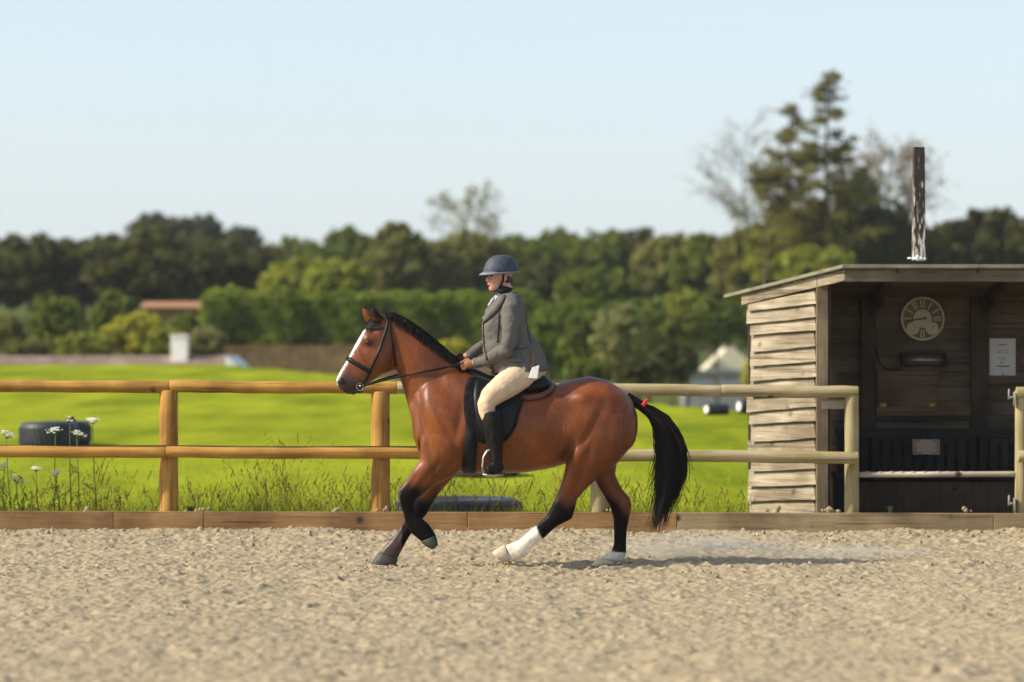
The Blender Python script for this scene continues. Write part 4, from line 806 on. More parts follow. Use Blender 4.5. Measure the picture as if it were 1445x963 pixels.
mb = MB(); mb.tube([H(708, 414, -.0)+Vector((0, 0, -.01)), H(711, 408), H(712, 404)], [.079, .074, .069], 20); mb.build('collar', M['stockb'], RD, True)
for x, y in ((682.5, 474), (683, 484)): p = JB.find_nearest(H(x, y, -.1)); mb = MB(); mb.sphere(p[0], .011, 8, 6); mb.build('button', M['tweedd'], jacket, True)
# breeches, boots
mb = MB(); mb.sphere(H(746, 521), (.15, .22, .11), 18, 12)
for s in (-1, 1): tubep(mb, [(748, 520, s*.09, .12), (726, 535, s*.20, .118), (706, 549, s*.29, .102), (692, 560, s*.33, .086), (686.5, 570, s*.345, .073), (688, 583, s*.35, .062), (690, 590, s*.35, .058)])
def crease(o):
    t = bpy.data.textures.get('crease') or bpy.data.textures.new('crease', 'CLOUDS'); t.noise_scale = .07; t.noise_depth = 2
    d = o.modifiers.new('d', 'DISPLACE'); d.texture = t; d.strength = .014; d.mid_level = .5; d.texture_coords = 'GLOBAL'
remesh(mb, 'breeches', M['breech'], .009, 3, RD, crease)
for s in (-1, 1):
    mb = MB(); tubep(mb, [(693.5, 580, s*.35, .080), (695, 592, s*.352, .084), (697, 608, s*.358, .078), (698.5, 624, s*.362, .066), (700, 638, s*.365, .056), (701, 650, s*.37, .052), (701, 658, s*.372, .048)])
    mb.tube([H(708, 656, s*.35), H(701, 659, s*.37), H(693, 660.5, s*.41), H(687, 661.5, s*.445)], [.038, .043, .042, .03], 12)
    bo = remesh(mb, 'boot', M['boot'], .008, 2, RD, crease)
    mb = MB(); R = []
    for x, y, yo, w in ((709.5, 665.5, .345, .03), (702, 666, .375, .036), (694, 666.5, .415, .036), (686, 666.5, .452, .025)):
        a = H(x, y, s*yo); dv = Vector((.5, s*.85, 0)).cross(Vector((0, 0, 1))).normalized()*w; R.append([a-dv, a+dv, a+dv+Vector((0, 0, .014)), a-dv+Vector((0, 0, .014))])
    mb.loft(R); mb.build('sole', M['hoofd'], bo, bevel=.003)
# gloved hands: palm, four curled fingers of unequal length and a thumb, closed on the rein
def glove(px, py, yo, s, m, lab):
    c = H(px, py, yo); mb = MB(); f = Vector((-.93, s*-.12, -.22)).normalized(); o_ = Vector((0, s*1.0, 0)); u = Vector((-.2, 0, .97)).normalized()
    mb.tube([c-f*.06, c-f*.02, c+f*.02, c+f*.042], [.030, .034, .036, .03], 12, flat=.72)
    for i, (l, d) in enumerate(((.9, .030), (1, .010), (.93, -.010), (.78, -.028))):
        k = c+f*.045+u*d; pts = [k, k+f*.026*l+o_*.006, k+f*.034*l-o_*.022, k+f*.016*l-o_*.036, k-f*.006-o_*.030]; mb.tube(pts, [.0115, .011, .0105, .0095, .008], 8)
    t0 = c+u*.03+f*.0-o_*.005; mb.tube([t0, t0+u*.014+f*.02-o_*.012, t0+f*.05+u*.006-o_*.02, t0+f*.066-o_*.024], [.013, .0125, .011, .008], 8)
    o = remesh(mb, 'glove', m, .0045, 2, RD); o['label'] = lab
glove(664, 514, -.115, -1, M['tan'], 'tan leather glove'); glove(653, 506.5, .08, 1, M['dglove'], 'dark brown glove')
# ------------------------------------------------------------------ tyres and drums in the field
def tyre(px, Y, dia, h, label, sink=0, tilt=0):
    x = (px-CX)/F*Y; z = float(ground_z(x, Y)); t = empty('tyre', (x, Y, z-sink), label, 'tyre', 'old black tyres lying in the field'); R = dia/2; mb = MB(); prof = []
    for i in range(20):
        a = 2*math.pi*i/20; ca, sa = math.cos(a), math.sin(a); k = (abs(ca)**3.2+abs(sa)**3.2)**(-1/3.2); prof.append((R*.76+R*.24*ca*k, h/2+h/2*sa*k))
    n = 48; rings = []
    for j in range(n+1):
        b = 2*math.pi*j/n; rings.append([Vector((x+math.cos(b)*r_, Y+math.sin(b)*r_, z-sink+zz)) for r_, zz in prof])
    mb.loft(rings, False); mb.build('carcass', M['rubber'], t, True)
    mb = MB()
    for j in range(36):
        b = 2*math.pi*j/36; q = Vector((x+math.cos(b)*R*.99, Y+math.sin(b)*R*.99, z-sink+h*.5)); mb.box(q, (.02, .035, h*.62), rot=Matrix.Rotation(b, 3, 'Z') @ Matrix.Rotation(.25, 3, 'X'))
    tr_ = mb.build('tread', M['rubber'], t, bevel=.004); tr_['kind'] = 'stuff'; t.rotation_euler.x = tilt
tyre(69, 40, .80, .37, 'black tyre lying in the grass behind the cow parsley at far left'); tyre(92, 40.9, .72, .34, 'black tyre half hidden behind the leftmost tyre')
tyre(647, 28.35, 1.22, .205, 'largest dark tyre lying just behind the kickboard under the horse'); tyre(680, 34.4, .87, .20, 'dark tyre in the grass seen below the stirrup')
def drum(px, Y, r, l, ang, label):
    x = (px-CX)/F*Y; z = float(ground_z(x, Y)); t = empty('drum', (x, Y, z), label, 'drum', 'black drums with white ends near the hut'); c = Vector((x, Y, z+r)); d = Vector((math.cos(ang), math.sin(ang), 0)); mb = MB()
    mb.tube([c+d*l*k for k in (0, .03, .3, .33, .36, .64, .67, .7, .97, 1)], [r, r*1.03, r, r*1.04, r, r, r*1.04, r, r*1.03, r], 24); mb.build('shell', M['rubber'], t, True)
    mb = MB(); mb.tube([c-d*.012, c], r*.62, 24); mb.build('white_end', M['white'], t)
drum(1043, 50.5, .13, .45, .35, 'black drum on its side nearest the hut wall, white end showing'); drum(997, 50, .10, .4, .5, 'smaller black drum on its side further from the hut, white end showing')
# ------------------------------------------------------------------ buildings behind the field
def gableroof(mb, x0, x1, y0, y1, ze, zr, axis='x'):
    if axis == 'x': v = [(x0, y0, ze), (x1, y0, ze), (x1, y1, ze), (x0, y1, ze), (x0, (y0+y1)/2, zr), (x1, (y0+y1)/2, zr)]; mb.add(v, [(0, 1, 5, 4), (2, 3, 4, 5), (0, 4, 3), (1, 2, 5), (0, 3, 2, 1)])
    else: v = [(x0, y0, ze), (x1, y0, ze), (x1, y1, ze), (x0, y1, ze), ((x0+x1)/2, y0, zr), ((x0+x1)/2, y1, zr)]; mb.add(v, [(0, 4, 5, 3), (1, 2, 5, 4), (0, 1, 4), (2, 3, 5), (0, 3, 2, 1)])
cY = 92.0
cot = empty('cottage', (P(170, 520, cY).x, cY+2, -.9), 'low cottage beyond the field with old clay tiled roof and white gable', 'cottage')
xl = P(-260, 500, cY).x; xr = P(318, 500, cY).x; zr = P(0, 502.5, cY).z; ze = zr-1.0
mb = MB(); mb.box(((xl+xr)/2, cY+2, (ze-.9)/2), (xr-xl, 3.6, ze+.9)); mb.build('wall', M['white'], cot)
roof = MB(); nrow = 7
for i in range(nrow):
    t0 = i/nrow; t1 = (i+1)/nrow; y0 = cY+t0*2; y1 = cY+t1*2; z0 = ze+(zr-ze)*t0; z1 = ze+(zr-ze)*t1
    for sgn in (0, 1):
        a, b = (y0, y1) if not sgn else (cY+4-t0*2, cY+4-t1*2); roof.hexa([Vector((xl-.1, a, z0-.02)), Vector((xr+.0, a, z0-.02)), Vector((xr, b, z1-.05)), Vector((xl-.1, b, z1-.05)), Vector((xl-.1, a, z0+.04)), Vector((xr, a, z0+.04)), Vector((xr, b, z1)), Vector((xl-.1, b, z1))])
roof.build('roof', M['tile'], cot)
g0 = P(318, 500, cY).x; mb = MB(); gx0, gx1 = g0+.01, P(347, 520, cY).x
mb.add([(gx0, cY-.1, -.9), (gx1, cY-.1, -.9), (gx1, cY-.1, P(0, 528, cY).z), (gx0, cY-.1, P(0, 502, cY).z), (gx0, cY+4, -.9), (gx1, cY+4, -.9), (gx1, cY+4, P(0, 528, cY).z), (gx0, cY+4, P(0, 502, cY).z)], [(0, 1, 2, 3), (7, 6, 5, 4), (0, 4, 5, 1), (1, 5, 6, 2), (2, 6, 7, 3), (3, 7, 4, 0)]); mb.build('gable', M['white'], cot)
mb = MB(); c = P(254, 495, cY+1.9); mb.box((c.x, cY+1.9, P(0, 496, cY).z), (23*cY/F, .5, 44*cY/F)); mb.box((c.x, cY+1.9, P(0, 474.5, cY).z+.02), (25*cY/F, .58, .06)); ch = mb.build('chimney', M['white'], cot, bevel=.02)
mb = MB(); mb.tube([(c.x, cY+1.9, P(0, 474, cY).z+.03), (c.x, cY+1.9, P(0, 471, cY).z+.02)], .14, 12); mb.build('chimney_pot', M['orangetile'], ch)
oY = 112.0; ot = empty('tiled_outhouse', (P(245, 480, oY).x, oY, -.9), 'far building showing only an orange tiled roof between the bushes', 'outhouse')
a = P(200, 425, oY); b = P(288, 434, oY); mb = MB(); mb.box(((a.x+b.x)/2, oY+1.5, (b.z-.9)/2), (b.x-a.x, 2.6, b.z+.9)); mb.build('wall', M['stone'], ot)
mb = MB(); gableroof(mb, a.x-.1, b.x+.1, oY-.1, oY+3.1, b.z, a.z); mb.build('roof', M['orangetile'], ot)
sY = 99.0; gw = empty('garden_wall', (P(405, 520, sY).x, sY, -.9), 'brown stone garden wall at the far field edge under the clipped hedge', 'wall')
a = P(318, 492, sY); b = P(700, 528, sY); rr = random.Random(5)
for r_ in range(7):
    x = a.x; zc = b.z-.3+r_*.18
    while x < b.x:
        l = rr.uniform(.35, .7); mb = MB(); mb.box((x+l/2, sY+rr.uniform(-.02, .02), zc+.085), (l-.02, .4, .165)); mb.build('stone', M['stone'], gw, bevel=0); x += l
mb = MB(); mb.box(((a.x+b.x)/2, sY+.02, (b.z-.3-.9)/2+.0), (b.x-a.x, .36, b.z-.3+.9)); mb.build('footing', M['stone'], gw)
tY = 128.0; th = empty('cream_house', (P(1025, 520, tY).x, tY+2, -.9), 'cream gabled house seen over the fence just left of the hut', 'house')
a = P(990, 527, tY); b = P(1074, 487, tY); mb = MB(); mb.box(((a.x+b.x)/2, tY+2, (a.z-.9)/2), (b.x-a.x-.2, 3.8, a.z+.9)); mb.build('wall', M['cream'], th)
mb = MB(); gableroof(mb, a.x, b.x, tY, tY+4, a.z, b.z, 'y'); mb.build('roof', M['cream'], th)
gsY = 118.0; gs = empty('grey_shed', (P(1010, 535, gsY).x, gsY+1.5, -.9), 'long grey slate-coloured shed in front of the cream house', 'shed')
a = P(966, 526, gsY); b = P(1085, 560, gsY); mb = MB(); mb.box(((a.x+b.x)/2, gsY+1.5, (a.z-1.2)/2), (b.x-a.x, 3, a.z+1.2)); mb.build('wall', M['slate'], gs)
mb = MB(); mb.box(((a.x+b.x)/2, gsY+1.5, a.z+.05), (b.x-a.x+.2, 3.2, .1)); mb.build('roof', M['slate'], gs)
# ------------------------------------------------------------------ foliage
def leaves(blobs, n, size, g, flat=1.0, shell=.55, droop=0):
    """blobs: (cx,cy,cz,rx,ry,rz); leaf diamonds gathered in clumps through the outer volume"""
    b = np.array(blobs, float); w = b[:, 3]*b[:, 5]; w /= w.sum(); V = []; T = []
    nc = max(20, n//26); bi = g.choice(len(b), nc, p=w)
    d = g.normal(size=(nc, 3)); d /= np.linalg.norm(d, axis=1)[:, None]; r = shell+(1-shell)*g.random(nc)**.6
    cc_ = b[bi, :3]+d*b[bi, 3:]*r[:, None]; cr_ = (b[bi, 3]+b[bi, 5])/2*g.uniform(.10, .24, nc); ct = g.uniform(.82, 1.2, nc)
    k = g.integers(0, nc, n); dd = g.normal(size=(n, 3)); dd /= np.linalg.norm(dd, axis=1)[:, None]; rad = g.random(n)**.45
    p = cc_[k]+dd*(cr_[k]*rad)[:, None]*np.array([1, 1, .8*flat])
    nrm = dd+.9*g.normal(size=(n, 3))+np.array([0, 0, .5]); nrm /= np.linalg.norm(nrm, axis=1)[:, None]
    a = np.cross(nrm, g.normal(size=(n, 3))); a /= np.linalg.norm(a, axis=1)[:, None]; c = np.cross(nrm, a); s = size*g.uniform(.6, 1.4, n)[:, None]
    v = np.stack([p-a*s, p-c*s*.6, p+a*s, p+c*s*.6], 1).reshape(-1, 3); tn = ct[k]*g.uniform(.75, 1.25, n); hue = g.uniform(-.1, .1, n)
    col = np.stack([tn*(1+hue), tn, tn*(1-hue)], 1).repeat(4, 0); f = np.arange(4*n).reshape(n, 4); return v, f, col
def trunk_mesh(x, y, z0, z1, r, g, limbs=5, spread=1.5):
    mb = MB(); top = Vector((x+g.normal(0, .2), y, z1)); mb.tube([(x, y, z0), (x+g.normal(0, .1), y, z0+(z1-z0)*.4), top], [r, r*.75, r*.3], 8)
    for i in range(limbs):
        a = g.uniform(0, 6.28); t = g.uniform(.35, .8); s = Vector((x, y, z0+(z1-z0)*t)); e = s+Vector((math.cos(a)*spread, math.sin(a)*spread, g.uniform(.4, 1)*spread)); mb.tube([s, s.lerp(e, .5)+Vector((0, 0, .1)), e], [r*.4, r*.3, r*.1], 6)
    return mb
def tree(name, label, cat, group, px, top, bot, hw, Y, m, n, seed, size=.17, flat=1, lob=7, base=None, shell=.5):
    g = np.random.default_rng(seed); s = Y/F; x = (px-CX)*s; z1 = CAMZ-(top-HOR)*s; z0 = CAMZ-(bot-HOR)*s; gz = float(ground_z(x, Y)) if base is None else base; W_ = hw*s
    o = empty(name, (x, Y, gz), label, cat, group); zc = (z0+z1)/2; hz = (z1-z0)/2; bl = [(x, Y, zc, W_*.92, W_*.8, hz*.93), (x, Y, zc-hz*.1, W_*.7, W_*.6, hz*.6)]
    for i in range(lob):
        a = g.uniform(0, 6.28); e = g.uniform(-.5, .95); q = math.sqrt(max(0, 1-e*e)); bl.append((x+math.cos(a)*q*W_*.62, Y+math.sin(a)*q*W_*.6, zc+e*hz*.58, W_*g.uniform(.24, .42), W_*g.uniform(.24, .42), hz*g.uniform(.16, .32)))
    v, f, c = leaves(bl, n, size, g, flat, shell); np_mesh('crown', v, f, M[m], o, False, c)
    trunk_mesh(x, Y, gz-.2, z0+(z1-z0)*.6, max(.05, W_*.07), g, 4, W_*.5).build('trunk', M['bark'], o, True); return o
TG = 'trees on the wooded rise beyond the field'; BG = 'shrubs along the far side of the field'
TL = [  # px, top, bottom, half width, Y, material, leaves, label
 (-45, 325, 440, 70, 134, 'dark', 'dark broad tree at the very left edge of the wood'),
 (38, 330, 440, 62, 132, 'dark', 'dark rounded tree second from the left edge of the wood'),
 (118, 330, 440, 56, 136, 'dark', 'dark low-domed tree just left of the big dark oak'),
 (222, 314, 440, 88, 130, 'dark', 'largest dark oak rising above the white chimney'),
 (312, 338, 425, 58, 134, 'dark', 'dark tree on the right shoulder of the big oak'),
 (372, 348, 420, 44, 132, 'dark', 'brownish dark tree between the oak and the paler woods'),
 (228, 299, 360, 38, 195, 'blue', 'far rounded blue-green crown showing above the big oak'),
 (287, 303, 360, 23, 200, 'blue', 'small far grey-green crown right of the round one above the oak'),
 (342, 320, 370, 25, 205, 'blue', 'small hazy distant crown in the dip of the skyline'),
 (405, 334, 420, 46, 160, 'mid', 'mid green tree where the skyline dips left of the horse head'),
 (452, 338, 420, 40, 158, 'mid', 'mid green tree above the horse ears'),
 (492, 318, 420, 36, 162, 'mid', 'taller green tree with a nub of crown left of the pale tree'),
 (425, 366, 430, 48, 125, 'light', 'light green tree standing in front above the hedge left end'),
 (478, 366, 430, 40, 123, 'light', 'light green round tree above the horse head behind the hedge'),
 (562, 313, 425, 40, 140, 'olive', 'pale olive tree with upright crown left of the rider'),
 (612, 338, 425, 40, 143, 'olive', 'olive tree just left of the rider helmet'),
 (665, 322, 425, 46, 146, 'olive', 'olive tree directly behind the rider'),
 (728, 330, 430, 44, 150, 'mid', 'green tree just right of the rider helmet'),
 (790, 322, 430, 48, 152, 'mid', 'green tree second right of the rider'),
 (848, 322, 430, 44, 150, 'mid', 'green tree third right of the rider on the skyline'),
 (902, 318, 425, 42, 155, 'dark', 'dark green tree midway between rider and conifers'),
 (765, 370, 440, 46, 128, 'dark', 'darker lower tree behind the hedge right of the rider'),
 (842, 375, 440, 48, 126, 'mid', 'lower green tree behind the hedge above the saddle cantle'),
 (950, 328, 430, 48, 138, 'olive', 'brownish-green tree left of the bare tree'),
 (1005, 328, 440, 50, 135, 'mid', 'olive tree at the foot of the bare tree'),
 (1060, 318, 440, 48, 132, 'olive', 'olive tree under the bare tree branches'),
 (1108, 288, 420, 46, 128, 'light', 'olive tree at the foot of the smaller conifer'),
 (1215, 278, 400, 78, 126, 'dark', 'broad dark tree behind the hut right of the tall conifer'),
 (1150, 345, 420, 50, 118, 'light', 'bright green low tree peeping over the hut roof corner'),
 (1325, 312, 400, 58, 130, 'dark', 'dark tree right of the weathered post'),
 (1408, 292, 400, 66, 128, 'dark', 'dark round tree at the right edge above the hut roof'),
 (1500, 300, 400, 60, 130, 'dark', 'dark tree beyond the right edge of the view'),
]
for i, (px, t, b, hw, Y, m_, lab) in enumerate(TL): tree('broadleaf_tree', lab, 'tree', TG, px, t, b, hw*1.28, Y, 'l_'+m_, int(6800+hw*62), 100+i, .17 if Y < 170 else .22)
BL = [
 (10, 440, 500, 30, 104, 'olive', 'brownish shrub at the far left edge above the cottage roof'),
 (78, 412, 502, 46, 102, 'mid', 'dark green round shrub at left above the cottage roof'),
 (160, 409, 490, 38, 105, 'mid', 'tall green shrub between the round shrub and the orange roof'),
 (192, 440, 512, 56, 98, 'yellow', 'yellow-green bush directly left of the white chimney'),
 (115, 470, 512, 50, 97, 'light', 'low light green bush above the cottage ridge at left'),
 (40, 478, 512, 45, 97, 'olive', 'low olive scrub above the cottage ridge at far left'),
 (235, 462, 512, 32, 97, 'light', 'green bush immediately behind the white chimney'),
 (292, 460, 512, 30, 98, 'willow', 'spiky pale green shrub right of the white chimney'),
 (320, 402, 470, 42, 106, 'light', 'light tufted shrub at the left end of the clipped hedge'),
 (265, 440, 500, 36, 107, 'mid', 'green shrub below the orange tiled roof'),
 (385, 402, 440, 40, 110, 'light', 'light scrub over the clipped hedge near its left end'),
 (778, 425, 530, 40, 100, 'hedge', 'green shrub continuing the hedge right of the rider'),
 (828, 432, 535, 38, 98, 'mid', 'green shrub behind the saddle right of the hedge'),
 (872, 425, 535, 42, 96, 'willow', 'grey-green willowy bush above the horse rump'),
 (925, 420, 530, 44, 98, 'mid', 'green bush right of the willowy bush above the tail'),
 (965, 405, 500, 46, 108, 'light', 'bright green bush left of the hut behind the tail'),
 (1012, 412, 495, 44, 110, 'mid', 'green bush above the cream gable'),
 (1065, 400, 500, 48, 112, 'mid', 'green bush hidden partly by the hut wall'),
 (950, 478, 545, 36, 94, 'dark', 'dark low bush at the field edge right of the horse rump'),
 (900, 500, 550, 40, 80, 'dark', 'dark low bush just above the right part of the top rail'),
 (1066, 500, 560, 20, 90, 'yellow', 'small bright green bush touching the hut wall edge'),
 (830, 505, 545, 36, 84, 'mid', 'low green bush behind the horse croup'),
 (640, 478, 520, 26, 95, 'yellow', 'yellow-green leaf mass standing for a sunlit grass bank between the horse neck and the rider'),  # leaf mass added in place of a sunlit yellow grass patch
]
for i, (px, t, b, hw, Y, m_, lab) in enumerate(BL): tree('shrub', lab, 'shrub', BG, px, t, b, hw, Y, 'l_'+m_, 5200, 300+i, .10, lob=8)
# clipped hedge
def hedge(name, label, x0, x1, top, bot, Y, dep, m, n, seed):
    g = np.random.default_rng(seed); s = Y/F; X0 = (x0-CX)*s; X1 = (x1-CX)*s; z1 = CAMZ-(top-HOR)*s; z0 = CAMZ-(bot-HOR)*s; o = empty(name, ((X0+X1)/2, Y, z0), label, 'hedge')
    u = g.random(n); x = X0+(X1-X0)*g.random(n); face = g.random(n); y = np.where(face < .5, Y+g.normal(0, .08, n), Y+dep*g.random(n)); z = np.where(face < .5, z0+(z1-z0)*g.random(n), z1+g.normal(0, .07, n)+.05*np.sin(x*3)+.05*np.sin(x*7.3))
    y += .12*np.sin(x*2.6)+.08*np.sin(x*6.1+z*4); p = np.stack([x, y, z], 1); dd = np.where((face < .5)[:, None], np.array([[0, -1, .2]]), np.array([[0, 0, 1.]])); nrm = dd*.8+g.normal(size=(n, 3))*.7; nrm /= np.linalg.norm(nrm, axis=1)[:, None]
    a = np.cross(nrm, g.normal(size=(n, 3))); a /= np.linalg.norm(a, axis=1)[:, None]; c = np.cross(nrm, a); sz = .075*g.uniform(.6, 1.4, n)[:, None]
    v = np.stack([p-a*sz, p-c*sz*.6, p+a*sz, p+c*sz*.6], 1).reshape(-1, 3); tn = (.7+.6*rand_noise(np.stack([x, z], 1)+40, 1.3, 9))*g.uniform(.75, 1.25, n); col = np.stack([tn, tn, tn], 1).repeat(4, 0)
    np_mesh('foliage', v, np.arange(4*n).reshape(n, 4), M[m], o, False, col)
    mb = MB(); mb.box(((X0+X1)/2, Y+dep/2, (z0+z1)/2-.1), (X1-X0-.3, dep-.25, z1-z0-.1)); mb.build('branches', M['bark'], o)
hedge('clipped_hedge', 'long clipped green hedge with flat sunlit top behind the horse head', 285, 760, 419, 497, 101, 1.8, 'l_hedge', 30000, 41)
hedge('rough_hedge', 'second length of hedge right of the rider in front of the woods', 735, 940, 432, 535, 104, 1.6, 'l_hedge', 14000, 42)
# conifers
def conifer(px, top, bot, Y, hw, seed, label, wh=15):
    g = np.random.default_rng(seed); s = Y/F; x = (px-CX)*s; z1 = CAMZ-(top-HOR)*s; z0 = CAMZ-(bot-HOR)*s; gz = float(ground_z(x, Y)); o = empty('conifer', (x, Y, gz), label, 'conifer', 'tall conifers behind the hut'); tm = MB(); tm.tube([(x, Y, gz-.2), (x+.04, Y, (gz+z1)/2), (x-.03, Y, (gz+3*z1)/4), (x+.03, Y, z1)], [.20, .13, .085, .03], 8); V = []; Cc = []
    for w in range(wh):
        t = w/(wh-1); z = z1-.12-(z1-z0)*t**1.02+g.normal(0, .12); R = hw*s*min(1.05, .20+.95*t**.75)*g.uniform(.7, 1.25)
        for k in range(g.integers(2, 5) if t < .35 else g.integers(4, 8)):
            a = g.choice([0, math.pi])+g.normal(0, .75); l = R*g.uniform(.35, 1.15); rise = g.uniform(-.3, .34); z_ = z+g.normal(0, .13)
            e = Vector((x+math.cos(a)*l, Y+math.sin(a)*l, z_+l*rise)); st = Vector((x, Y, z_-.05)); tm.tube([st, st.lerp(e, .5)-Vector((0, 0, .06*l)), e], [.045, .03, .012], 5); tone = g.uniform(.6, 1.5)
            for c_ in range(int(2+l*2.4)):     # flat tufts strung along the bough with gaps between them
                u = g.uniform(.3, 1.03); n = g.integers(14, 34); q0 = np.array(st)*(1-u)+np.array(e)*u; sp = g.uniform(.10, .22); V.append(q0+g.normal(size=(n, 3))*np.array([sp, sp, g.uniform(.05, .14)])); Cc.append(np.full(n, tone*g.uniform(.8, 1.2)))
    n = 26; V.append(np.array([x, Y, z1])+g.normal(size=(n, 3))*np.array([.14, .1, .12])); Cc.append(np.full(n, .7))
    p = np.concatenate(V); ct = np.concatenate(Cc); n = len(p); nrm = g.normal(size=(n, 3))*.7+np.array([0, 0, 1.]); nrm /= np.linalg.norm(nrm, axis=1)[:, None]; a = np.cross(nrm, g.normal(size=(n, 3))); a /= np.linalg.norm(a, axis=1)[:, None]; c = np.cross(nrm, a); sz = .10*g.uniform(.6, 1.4, n)[:, None]
    v = np.stack([p-a*sz, p-c*sz*.5, p+a*sz, p+c*sz*.5], 1).reshape(-1, 3); tn = ct*g.uniform(.75, 1.25, n); col = np.stack([tn*1.1, tn, tn], 1).repeat(4, 0)
    np_mesh('crown', v, np.arange(4*n).reshape(n, 4), M['l_conif'], o, False, col); tm.build('trunk', M['bark'], o, True)
conifer(1167, 108, 345, 122, 74, 61, 'tallest conifer with layered branches above the hut roof', 16); conifer(1114, 152, 345, 124, 66, 62, 'shorter conifer with layered branches left of the tallest one', 12)
# bare and thin trees
def thin_tree(name, px, top, bot, Y, hw, seed, label, nleaf, m_, ls, nb, r0=.09, up=.75, side=0):
    g = np.random.default_rng(seed); s = Y/F; x = (px-CX)*s; z1 = CAMZ-(top-HOR)*s; gz = float(ground_z(x, Y)); zb = CAMZ-(bot-HOR)*s; o = empty(name, (x, Y, gz), label, 'tree'); mb = MB(); tips = []; Hh = z1-zb
    def lead(t): return Vector((x+.12*math.sin(t*5+seed), Y+.08*math.sin(t*7), zb+(z1-zb)*t))
    mb.tube([(x, Y, gz-.2)]+[lead(i/9) for i in range(10)], [r0*1.4]+[r0*(1-.88*i/9) for i in range(10)], 6)
    def twig(p, d, l, r, k):
        e = p+d*l; m1 = p.lerp(e, .5)+Vector(g.normal(0, .05*l, 3)); e.z += .1*l; mb.tube([p, m1, e], [r, r*.75, r*.45], 4, caps=False); tips.append(e); tips.append(m1)
        if k:
            for i in range(3):
                q = m1.lerp(e, g.uniform(-.6, 1)); nd = (d+Vector(g.normal(0, .55, 3))+Vector((0, 0, .25))).normalized(); twig(q, nd, l*g.uniform(.4, .7), r*.55, k-1)
    for i in range(nb):
        t = g.uniform(.05, .93); a = g.choice([0, math.pi])+g.normal(0, .6)+side; l = hw*s*(1.05-.75*t)*g.uniform(.5, 1.0); twig(lead(t), Vector((math.cos(a), math.sin(a)*.7, up*g.uniform(.5, 1.4))).normalized(), l*.8, r0*.36*(1-.5*t), 2)
    mb.build('branches', M['twigbark'], o, False, fix=False)
    t = np.array([tuple(q) for q in tips]); n = nleaf; p = t[g.integers(0, len(t), n)]+g.normal(size=(n, 3))*.13; nrm = g.normal(size=(n, 3)); nrm /= np.linalg.norm(nrm, axis=1)[:, None]; a = np.cross(nrm, g.normal(size=(n, 3))); a /= np.linalg.norm(a, axis=1)[:, None]; c = np.cross(nrm, a); sz = ls*g.uniform(.6, 1.4, n)[:, None]
    v = np.stack([p-a*sz, p-c*sz*.6, p+a*sz, p+c*sz*.6], 1).reshape(-1, 3); tn = g.uniform(.7, 1.3, n); np_mesh('leaves', v, np.arange(4*n).reshape(n, 4), M[m_], o, False, np.stack([tn]*3, 1).repeat(4, 0))
M['twigbark'] = mat('grey_twig_bark', (.10, .085, .06), (.17, .145, .11), 4, .95, .1)
thin_tree('bare_tree', 1052, 168, 338, 137, 104, 71, 'thin almost leafless tree left of the conifers', 900, 'l_twig', .06, 44, .065)
thin_tree('twiggy_tree', 1256, 198, 325, 127, 100, 78, 'sparse twiggy tree right of the conifers behind the weathered post', 2200, 'l_twig', .075, 44, .075, .5)
thin_tree('broadleaf_tree', 1083, 222, 335, 126, 62, 81, 'loose feathery olive tree filling the gap left of the shorter conifer', 1250, 'l_olive', .10, 34, .06, .5)
thin_tree('broadleaf_tree', 1206, 232, 335, 125, 56, 82, 'loose feathery olive tree right of the tallest conifer', 1250, 'l_olive', .10, 32, .06, .5)
thin_tree('feathery_tree', 672, 262, 350, 185, 52, 73, 'faint feathery tree on the skyline above the rider', 950, 'l_willow', .10, 30, .06, .6); thin_tree('feathery_tree', 622, 272, 350, 188, 44, 76, 'fainter thin tree on the skyline left of the feathery tree', 420, 'l_willow', .09, 22, .05, .6)
